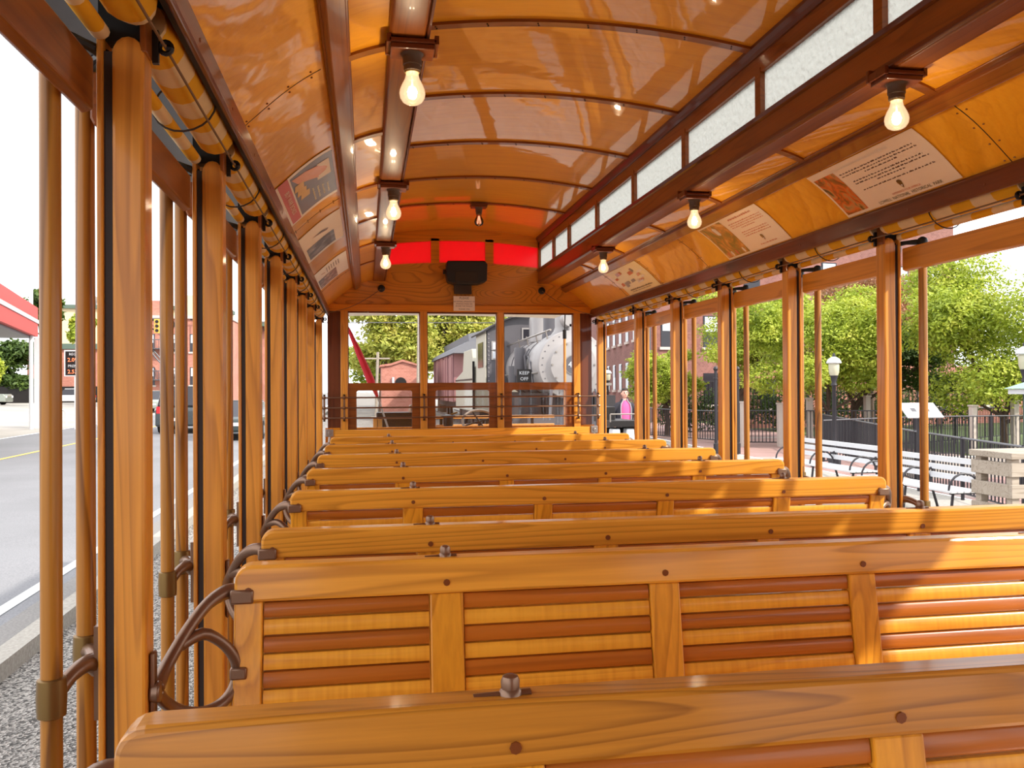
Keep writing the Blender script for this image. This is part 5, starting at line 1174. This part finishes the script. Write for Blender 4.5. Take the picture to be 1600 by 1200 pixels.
m = MB(); m.lathe((0, 0, 0), [(0.03, -0.88), (0.03, -0.05), (0.05, 0), (0.05, 0.07), (0.07, 0.08), (0.07, 0.09), (0.02, 0.1)], 14); m.build('body', MAT['iron'], vl, smooth=True); m = MB(); m.tube([(0, 0, 0.09), (0.09, -0.03, 0.12)], 0.009, 6); m.build('handle', MAT['brass_old'], vl, smooth=True)
# folded flag and hook pole
fl = thing('furled_flag', 'furled red flag leaning in the left front window', 'flag', (-0.83, 8.2, E))
m = MB(); P0 = Vector((-0.16, 0, 0.62)); P1 = Vector((0.13, 0, -0.075)); n_ = 14; pts = [P0.lerp(P1, q / n_) for q in range(n_ + 1)]
m.tube(pts, [0.012, 0.03, 0.038, 0.044, 0.05, 0.055, 0.059, 0.063, 0.067, 0.071, 0.074, 0.076, 0.058, 0.04, 0.022], 12, flat=0.5); cl = m.build('cloth', MAT['red_cloth'], fl, smooth=True)
for vtx in cl.data.vertices: k = mnoise.noise(vtx.co * 14) * 0.008; vtx.co.x += k
m = MB(); m.tube([P0, P1, (0.235, 0, -0.40), (0.42, 0, -1.25)], 0.009, 8); m.build('stick', MAT['steel'], fl, smooth=True)
hp = thing('hook_pole', 'upright pale wooden hook pole with a black ferrule in the right front window', 'pole', (1.068, 7.9, 0))
m = MB(); m.tube([(0, 0, -0.02), (0, 0, E + 0.48)], 0.013, 10); m.build('pole', MAT['dash_wood'], hp, smooth=True); m = MB(); m.tube([(0, 0, E + 0.47), (0, 0, E + 0.555)], 0.018, 10); m.tube([(0, 0, E + 0.55), (0.006, 0, E + 0.70)], 0.006, 6); m.build('ferrule', MAT['iron'], hp, smooth=True)

# ---- right hand plaza furniture
def railing(label, pts, h, name='picket_railing', step=0.11, mat='fence_iron', group=None):
    o = thing(name, label, 'railing', (pts[0][0], pts[0][1], gz(pts[0][1])), 0, group)
    ox, oy, oz = pts[0][0], pts[0][1], gz(pts[0][1])
    for i in range(len(pts) - 1):
        a = Vector(pts[i]); b = Vector(pts[i + 1]); L_ = (b - a).length; d = (b - a) / L_; nb = max(1, round(L_ / 2.4))
        for k in range(nb):
            p = a + d * (L_ * k / nb); q = a + d * (L_ * (k + 1) / nb)
            P3 = lambda v, z_: (v.x - ox, v.y - oy, gz(v.y) - oz + z_)
            MB().tube([P3(p, h), P3(q, h)], 0.032, 6, flat=0.6).build('top_rail', MAT['fence_grey'], o)
            m = MB(); m.tube([P3(p, 0.12), P3(q, 0.12)], 0.016, 4); nn = int((q - p).length / step)
            for j in range(nn): c = p + d * ((j + 0.5) * (q - p).length / nn); m.tube([P3(c, 0.12), P3(c, h)], 0.015, 4, cap=False)
            m.build('picket_panel', MAT[mat], o)
            m = MB(); m.tube([P3(p, 0), P3(p, h + 0.03)], 0.03, 6); m.build('post', MAT[mat], o)
    return o
railing('black picket railing behind the white benches, nearest the car', [(12.2, 22.6), (9.61, 14.74), (8.72, 10.98), (8.3, 8.6)], 1.05)
railing('black picket railing crossing behind the sign panel', [(9.9, 18.6), (13.27, 19.9), (17.5, 19.7), (22, 19.6)], 1.08)
railing('black picket railing farthest back along the concrete posts', [(10.75, 24.78), (15.56, 23.15), (22.1, 26.4)], 1.1)
railing('black picket railing beside the person', [(8.2, 31.5), (9.6, 27.6), (10.9, 24.6)], 1.05)
railing('tall spiked black fence before the low brick house', [(11.2, 30.5), (24, 31.5)], 2.0, 'spiked_fence', 0.16)
for k, (x, y, h) in enumerate(((10.56, 24.3, 1.35), (11.72, 24.2, 1.3), (12.75, 24.3, 1.45), (14.7, 24.3, 1.5), (15.5, 20.6, 1.3), (17.3, 21.2, 1.4), (18.5, 22.6, 1.35), (13.7, 26.0, 1.4))):
    m = MB(); m.box(x - 0.08, x + 0.08, y - 0.08, y + 0.08, gz(y), gz(y) + h); m.box(x - 0.1, x + 0.1, y - 0.1, y + 0.1, gz(y) + h, gz(y) + h + 0.05)
    tag(m.build('stone_post', MAT['sill'], bevel=0.01), 'pale square stone post along the back railing, %s from the left' % ORD[k].replace('nearest', 'first'), 'post', 'stone posts in the plaza')
for k, (x, y) in enumerate(((8.68, 22.0), (9.32, 22.0))):
    o = thing('finial_post', 'black iron gate post with a ball finial, %s of the pair' % ('left', 'right')[k], 'post', (x, y, gz(y)))
    zt = E + 0.50 - gz(y); m = MB(); m.lathe((0, 0, 0), [(0.07, 0), (0.07, 0.3), (0.045, 0.32), (0.045, zt - 0.3), (0.06, zt - 0.29), (0.06, zt - 0.25), (0.04, zt - 0.24), (0.04, zt - 0.05), (0.06, zt - 0.03)], 12); m.build('shaft', MAT['fence_iron'], o, smooth=True)
    m = MB(); m.lathe((0, 0, zt), [(0.01, -0.07), (0.05, -0.05), (0.07, 0.0), (0.05, 0.05), (0.01, 0.07)], 12); m.build('ball', MAT['fence_iron'], o, smooth=True)
def street_lamp(label, x, y, zl):
    o = thing('street_lamp', label, 'street lamp', (x, y, gz(y)), 0, 'lantern lamp posts in the plaza'); b0 = E + zl - gz(y)
    m = MB(); m.lathe((0, 0, 0), [(0.14, 0), (0.14, 0.25), (0.08, 0.32), (0.05, 0.6), (0.045, b0 - 0.25), (0.07, b0 - 0.22), (0.05, b0 - 0.15), (0.09, b0)], 14); m.build('post', MAT['fence_iron'], o, smooth=True)
    m = MB(); m.lathe((0, 0, b0), [(0.09, 0), (0.115, 0.08), (0.12, 0.25), (0.10, 0.30)], 12); m.build('lantern_glass', plain('lantern', rgb(190, 184, 160), 0.3), o, smooth=True)
    m = MB(); m.lathe((0, 0, b0 + 0.30), [(0.16, -0.02), (0.17, 0.0), (0.13, 0.08), (0.05, 0.13), (0.02, 0.14)], 14); m.build('cap', MAT['bright_white'], o, smooth=True); m = MB(); m.lathe((0, 0, b0 + 0.43), [(0.03, 0), (0.04, 0.03), (0.015, 0.09)], 8); m.build('finial', MAT['fence_iron'], o)
street_lamp('black lamp post with pale lantern in front of the bushy tree', 9.85, 18.0, 0.25)
street_lamp('black lamp post with pale lantern at the right edge by the kiosk', 11.38, 14.0, 0.30)
street_lamp('small far lamp post with pale lantern near the person', 9.1, 34.0, 0.30)
def park_bench(label, x, y0, y1, ang=0.0):
    o = thing('park_bench', label, 'bench', (x, (y0 + y1) / 2, gz(y0)), ang, 'white park benches'); h = (y1 - y0) / 2
    for k in range(3):
        zz = 0.88 - 0.125 * k; xx = 0.03 - 0.025 * k; MB().box(xx - 0.015, xx + 0.015, -h, h, zz - 0.085, zz).build('back_slat', MAT['bright_white'], o, bevel=0.005)
    for k in range(5): MB().box(-0.55 + 0.105 * k, -0.55 + 0.105 * k + 0.085, -h, h, 0.43, 0.46).build('seat_slat', MAT['bright_white'], o, bevel=0.005)
    for yy in (-h + 0.1, 0, h - 0.1):
        m = MB(); m.tube([(-0.5, yy, 0), (-0.45, yy, 0.42)], 0.02, 6); m.tube([(0.12, yy, 0), (-0.02, yy, 0.45), (0.06, yy, 0.9)], 0.02, 6); m.tube([(-0.5, yy, 0.42), (0, yy, 0.42)], 0.018, 6)
        m.tube([(-0.27 + 0.25 * math.cos(q), yy, 0.45 + 0.25 * math.sin(q)) for q in np.linspace(0, PI, 11)], 0.016, 6); m.tube([(-0.1, yy, 0.64), (0.04, yy, 0.70)], 0.018, 6); m.build('iron_frame', MAT['fence_iron'], o, smooth=True)
    return o
park_bench('white slatted park bench left of the car corner post, farther of the two', 8.05, 13.5, 16.4, 0.0)
park_bench('white slatted park bench behind the round pole, nearer of the two', 7.9, 10.75, 13.1, 0.0)
sp = thing('information_panel', 'white slanted information panel on the railing', 'sign', (9.2, 14.0, E))
m = MB(); rot = Matrix.Rotation(math.radians(-35), 3, 'X'); m.box(-0.36, 0.36, -0.2, 0.2, -0.46, -0.44, rot=Matrix.Rotation(math.radians(40), 3, 'X')); m.build('panel', MAT['bright_white'], sp)
m = MB(); m.tube([(0, 0.05, -0.47), (0, 0.05, gz(14) - E)], 0.04, 8); m.build('stand', MAT['fence_iron'], sp)
for dx in (-0.15, 0.12): m = MB(); m.box(dx - 0.05, dx + 0.05, -0.05, 0.05, -0.437, -0.435, rot=Matrix.Rotation(math.radians(40), 3, 'X')); m.build('printed_picture', MAT['fence_grey'], sp)
pl = thing('timber_planter', 'weathered grey timber box at the right edge of the plaza', 'planter', (7.55, 9.6, gz(9.6)))
for k in range(4):
    zz = 0.02 + 0.27 * k; m = MB(); m.box(-0.48, 0.9, -0.32, -0.26, zz, zz + 0.17); m.box(-0.48, -0.42, -0.26, 0.4, zz, zz + 0.17); m.build('plank', MAT['weathered'], pl, bevel=0.005)
m = MB(); m.box(-0.50, 0.92, -0.34, 0.42, 1.05, 1.13); m.build('cap', MAT['weathered'], pl, bevel=0.01)
for x_, y_ in ((-0.40, -0.24), (0.15, -0.24), (0.7, -0.24), (-0.40, 0.3)): m = MB(); m.box(x_ - 0.05, x_ + 0.05, y_ - 0.05, y_ + 0.05, 0, 1.05); m.build('corner_post', MAT['weathered'], pl)
ks = thing('kiosk', 'small kiosk with pale green hipped roof at the right edge', 'kiosk', (12.25, 12.6, gz(13)))
zk = E - 0.06 - gz(13); m = MB(); m.add([(-1.5, -1.2, zk), (1.5, -1.2, zk), (1.5, 1.2, zk), (-1.5, 1.2, zk), (-0.5, 0, zk + 0.55), (0.5, 0, zk + 0.55)], [(0, 1, 5, 4), (2, 3, 4, 5), (3, 0, 4), (1, 2, 5), (3, 2, 1, 0)]); m.build('roof', plain('kiosk_green', rgb(150, 186, 166), 0.6), ks)
m = MB(); m.box(-1.45, 1.45, -1.15, 1.15, zk - 0.1, zk - 0.01); m.build('fascia', MAT['bright_white'], ks)
for x_ in (-1.2, 1.2):
    for y_ in (-0.95, 0.95): m = MB(); m.box(x_ - 0.06, x_ + 0.06, y_ - 0.06, y_ + 0.06, 0, zk - 0.1); m.build('post', MAT['roof_green'], ks)
tag(MB().box(9.6, 16, 15.6, 15.9, gz(15), gz(15) + 0.45).build('garden_wall', MAT['concrete']), 'low pale wall behind the white benches', 'wall')
bd_ = MB(); v_ = leaves([(9.3 + 0.5 * k, 11.2 + 0.3 * (k % 2), gz(11) + 0.25, 0.3, 0.3, 0.25) for k in range(4)], 1500, 0.04, 77)
me = bpy.data.meshes.new('low_shrub'); N_ = len(v_) // 4; me.from_pydata([tuple(q) for q in v_], [], [(4 * i, 4 * i + 1, 4 * i + 2, 4 * i + 3) for i in range(N_)]); me.materials.append(MAT['leaf_green']); o = bpy.data.objects.new('low_shrub', me); COL.objects.link(o); tag(o, 'low green ground plants at the foot of the railing', 'shrub', kind='stuff')

# ---- black utility cart and the person
uc = thing('utility_cart', 'black open utility cart with white bins beside the person', 'cart', (4.85, 17.0, gz(17)))
zz0 = gz(17) - E
m = MB(); m.box(-0.80, -0.22, -0.5, 0.6, -0.80 - zz0, -0.67 - zz0); m.box(-0.85, -0.55, 0.0, 0.6, -0.72 - zz0, -0.40 - zz0); m.box(-0.22, -0.20, -0.5, 0.6, -1.2 - zz0, -0.68 - zz0); m.box(-0.80, -0.22, 0.3, 0.5, -1.35 - zz0, -0.85 - zz0); m.build('body', MAT['iron'], uc, bevel=0.02)
m = MB(); m.tube([(-0.80, -0.5, -0.54 - zz0), (-0.28, -0.5, -0.54 - zz0), (-0.26, -0.5, -0.70 - zz0)], 0.015, 6); m.tube([(-0.8, -0.5, -0.54 - zz0), (-0.8, -0.5, -0.70 - zz0)], 0.015, 6); m.build('hand_rail', MAT['steel'], uc, smooth=True)
for xx in (-0.66, -0.36): m = MB(); m.prism([(xx - 0.11, -1.25 - zz0), (xx + 0.11, -1.25 - zz0), (xx + 0.08, -0.84 - zz0), (xx - 0.08, -0.84 - zz0)], 'y', -0.45, -0.2); m.build('white_bin', MAT['bright_white'], uc, bevel=0.02)
for s in (-0.75, -0.28):
    for yy in (-0.3, 0.45): m = MB(); m.lathe((s, yy, 0.2), [(0.2, -0.06), (0.2, 0.06)], 14, axis='x'); m.build('wheel', MAT['tyre'], uc)
def skin(name, V, Ed, R_, mat, parent, sub=2):
    me = bpy.data.meshes.new(name); me.from_pydata(V, Ed, []); me.materials.append(mat); o = bpy.data.objects.new(name, me); COL.objects.link(o); o.parent = parent
    o.modifiers.new('s', 'SKIN'); 
    for i, v in enumerate(me.skin_vertices[0].data): r_ = R_[i]; v.radius = r_ if isinstance(r_, tuple) else (r_, r_)
    me.skin_vertices[0].data[0].use_root = True
    sd = o.modifiers.new('u', 'SUBSURF'); sd.levels = sub; sd.render_levels = sub; me.update(); return o
plain('skin_tone', rgb(222, 170, 150), 0.5); plain('hair_dark', rgb(52, 38, 34), 0.8); plain('pink_shirt', rgb(232, 86, 140), 0.8); plain('black_jacket', rgb(40, 36, 44), 0.8); plain('grey_lining', rgb(150, 142, 150), 0.8); plain('jeans', rgb(74, 88, 120), 0.9); plain('shoe', rgb(40, 34, 32), 0.7)
pe = thing('person', 'person in pink shirt and open black jacket standing beyond the car', 'person', (5.44, 20.0, gz(20)), 0)
H0 = (E - 0.03) - gz(20); s = H0 / 1.80
V = [(0, 0, .98), (0, 0, 1.15), (0, 0, 1.33), (0, 0, 1.46), (0, 0, 1.54), (0, 0, 1.58),
     (-.15, 0, 1.40), (-.25, .02, 1.28), (-.30, .03, 1.14), (-.28, -.08, 0.95), (-.27, -.14, 0.86),
     (.15, 0, 1.40), (.27, .02, 1.26), (.34, .04, 1.13), (.24, -.10, 1.03), (.19, -.16, .99),
     (-.10, 0, .92), (-.12, -.01, .50), (-.12, .02, .09), (-.12, -.14, .04), (.10, 0, .92), (.13, -.02, .50), (.14, .02, .09), (.15, -.14, .04)]
Ed = [(0, 1), (1, 2), (2, 3), (3, 4), (4, 5), (3, 6), (6, 7), (7, 8), (8, 9), (9, 10), (3, 11), (11, 12), (12, 13), (13, 14), (14, 15), (0, 16), (16, 17), (17, 18), (18, 19), (0, 20), (20, 21), (21, 22), (22, 23)]
R_ = [(.15, .12), (.15, .12), (.16, .11), (.10, .07), .05, .05, .048, .045, .042, .036, .03, .048, .052, .045, .036, .03, .09, .062, .045, .035, .09, .062, .045, .035]
V = [(x * s, y * s, z_ * s) for x, y, z_ in V]; R2 = [tuple(q * s for q in r_) if isinstance(r_, tuple) else r_ * s for r_ in R_]
skin('body', V, Ed, R2, MAT['skin_tone'], pe)
# head with face
hd = MB(); hc = Vector((0, -0.02, 1.685)) * s
vs = []; nu, nv = 16, 12
for j in range(nv + 1):
    ph = PI * j / nv
    for i in range(nu):
        th = 2 * PI * i / nu; x = math.sin(ph) * math.cos(th); y = math.sin(ph) * math.sin(th); z_ = math.cos(ph)
        w = 0.078 * (1 - 0.18 * max(0, -z_)); vs.append((hc.x + x * w * s, hc.y + y * 0.095 * s - (0.01 * s if z_ < -0.3 and y < 0 else 0), hc.z + z_ * 0.117 * s))
hd.add(vs, [(j * nu + i, j * nu + (i + 1) % nu, (j + 1) * nu + (i + 1) % nu, (j + 1) * nu + i) for j in range(nv) for i in range(nu)])
hd.tube([hc + Vector((0, -0.09, 0.02)) * s, hc + Vector((0, -0.118, -0.018)) * s, hc + Vector((0, -0.092, -0.03)) * s], [0.008 * s, 0.015 * s, 0.012 * s], 8)
for q in (-1, 1): hd.lathe((hc.x + q * 0.08 * s, hc.y + 0.005, hc.z - 0.005), [(0.022 * s, -0.008), (0.026 * s, 0.008)], 8, axis='x')
hd.build('head', MAT['skin_tone'], pe, smooth=True)
for q in (-1, 1): MB().lathe((hc.x + q * 0.030 * s, hc.y - 0.088 * s, hc.z + 0.012 * s), [(0.004, 0.006), (0.011, 0.0), (0.006, -0.006)], 8, axis='y').build('eye', MAT['hair_dark'], pe); MB().box(hc.x + q * 0.03 * s - 0.018, hc.x + q * 0.03 * s + 0.018, hc.y - 0.094 * s, hc.y - 0.085 * s, hc.z + 0.028 * s, hc.z + 0.034 * s).build('eyebrow', MAT['hair_dark'], pe)
MB().box(hc.x - 0.025, hc.x + 0.025, hc.y - 0.093 * s, hc.y - 0.085 * s, hc.z - 0.058 * s, hc.z - 0.048 * s).build('mouth', plain('lip', rgb(186, 110, 104), 0.5), pe)
hr = MB(); vs = []
for j in range(7):
    ph = 0.52 * PI * j / 6
    for i in range(nu):
        th = 2 * PI * i / nu; y = math.sin(ph) * math.sin(th); w = 1.07
        drop = 0.0 if y > -0.3 else 0.085 * (j / 6)
        vs.append((hc.x + math.sin(ph) * math.cos(th) * 0.078 * w * s, hc.y + y * 0.095 * w * s + 0.006, hc.z + (math.cos(ph) * 0.117 * w + drop) * s))
hr.add(vs, [(j * nu + i, j * nu + (i + 1) % nu, (j + 1) * nu + (i + 1) % nu, (j + 1) * nu + i) for j in range(6) for i in range(nu)]); hr.build('hair', MAT['hair_dark'], pe, smooth=True)
def loft(name, secs, mat, a0=0.0, a1=2 * PI, n=20):
    full = abs(a1 - a0 - 2 * PI) < 1e-6; k = n if full else n + 1; vs = []
    for z_, cx_, cy_, rx, ry in secs:
        for i in range(k): a_ = a0 + (a1 - a0) * i / n; vs.append(((cx_ + rx * math.cos(a_)) * s, (cy_ + ry * math.sin(a_)) * s, z_ * s))
    fs = [(j * k + i, j * k + (i + 1) % k, (j + 1) * k + (i + 1) % k, (j + 1) * k + i) for j in range(len(secs) - 1) for i in range(n)]
    m = MB(); m.add(vs, fs); g_ = m.build(name, mat, pe, smooth=True); md = g_.modifiers.new('t', 'SOLIDIFY'); md.thickness = 0.012; return g_
loft('shirt', [(0.88, 0, 0, .175, .135), (1.02, 0, 0, .18, .14), (1.2, 0, 0, .185, .14), (1.34, 0, 0, .19, .13), (1.43, 0, 0, .165, .11), (1.50, 0, 0, .085, .075), (1.52, 0, 0, .07, .065)], MAT['pink_shirt'])
loft('jacket', [(0.84, 0, 0.01, .215, .165), (1.02, 0, .01, .215, .165), (1.2, 0, .01, .22, .165), (1.34, 0, .01, .225, .155), (1.44, 0, .01, .195, .13), (1.51, 0, .01, .10, .09), (1.56, 0, .01, .075, .08)], MAT['black_jacket'], -PI / 2 + 0.62, 1.5 * PI - 0.62)
for q in (-1, 1):
    pts = []
    for z_, rx, ry in ((0.84, .215, .165), (1.1, .217, .165), (1.34, .225, .155), (1.44, .195, .13), (1.51, .10, .09), (1.56, .075, .08)):
        a_ = -PI / 2 + 0.60 * q; pts.append((rx * math.cos(a_) * s, (0.005 + ry * math.sin(a_)) * s - 0.008, z_ * s))
    m = MB(); m.tube(pts, 0.014, 6, flat=0.5, up=(0, 1, 0)); m.build('jacket_lining', MAT['grey_lining'], pe, smooth=True)
for idx in ([11, 12, 13, 14], [6, 7, 8, 9]):
    m = MB(); c0 = Vector(V[3]).lerp(Vector(V[idx[0]]), 0.6); m.tube([c0] + [V[i] for i in idx], [.075 * s, .088 * s, .075 * s, .066 * s, .056 * s], 12); m.build('jacket_sleeve', MAT['black_jacket'], pe, smooth=True)
for idx in ([16, 17, 18], [20, 21, 22]):
    m = MB(); p0 = Vector(V[idx[0]]) + Vector((0, 0, 0.06)); m.tube([p0] + [V[i] for i in idx], [.11 * s, .105 * s, .08 * s, .07 * s], 12); m.build('trouser_leg', MAT['jeans'], pe, smooth=True)
loft('trouser_seat', [(0.80, 0, 0, .17, .13), (0.92, 0, 0, .175, .135), (1.0, 0, 0, .165, .13)], MAT['jeans'])
for hi, (wx, dr) in enumerate(((10, Vector((0, -0.2, -1))), (15, Vector((-0.9, -0.35, -0.3))))):
    w = Vector(V[wx]); dr = dr.normalized(); sd_ = dr.cross(Vector((0, 1, 0))).normalized(); 
    hv = [tuple(w - dr * 0.01), tuple(w + dr * 0.045), tuple(w + dr * 0.085)]; he = [(0, 1), (1, 2)]; hr_ = [(.026, .02), (.036, .018), (.034, .014)]
    for k in range(4):
        b0 = w + dr * 0.085 + sd_ * (0.027 - 0.018 * k); ln = (0.062, 0.072, 0.068, 0.052)[k]; n0 = len(hv)
        hv += [tuple(b0), tuple(b0 + dr * ln * 0.5 + Vector((0, -0.006, 0))), tuple(b0 + dr * ln * 0.9 + Vector((0, 0.012, 0)))]; he += [(2, n0), (n0, n0 + 1), (n0 + 1, n0 + 2)]; hr_ += [.009, .008, .007]
    n0 = len(hv); hv += [tuple(w + dr * 0.05 + sd_ * 0.045), tuple(w + dr * 0.085 + sd_ * 0.06)]; he += [(1, n0), (n0, n0 + 1)]; hr_ += [.010, .008]
    skin('hand', hv, he, hr_, MAT['skin_tone'], pe, 1)
for k in (19, 23):
    p = V[k]; m = MB(); m.lathe((p[0], p[1] + 0.05, 0.045), [(0.02, 0.10), (0.05, 0.07), (0.05, -0.06), (0.035, -0.11), (0.01, -0.13)], 10, axis='y'); m.build('shoe', MAT['shoe'], pe, smooth=True)
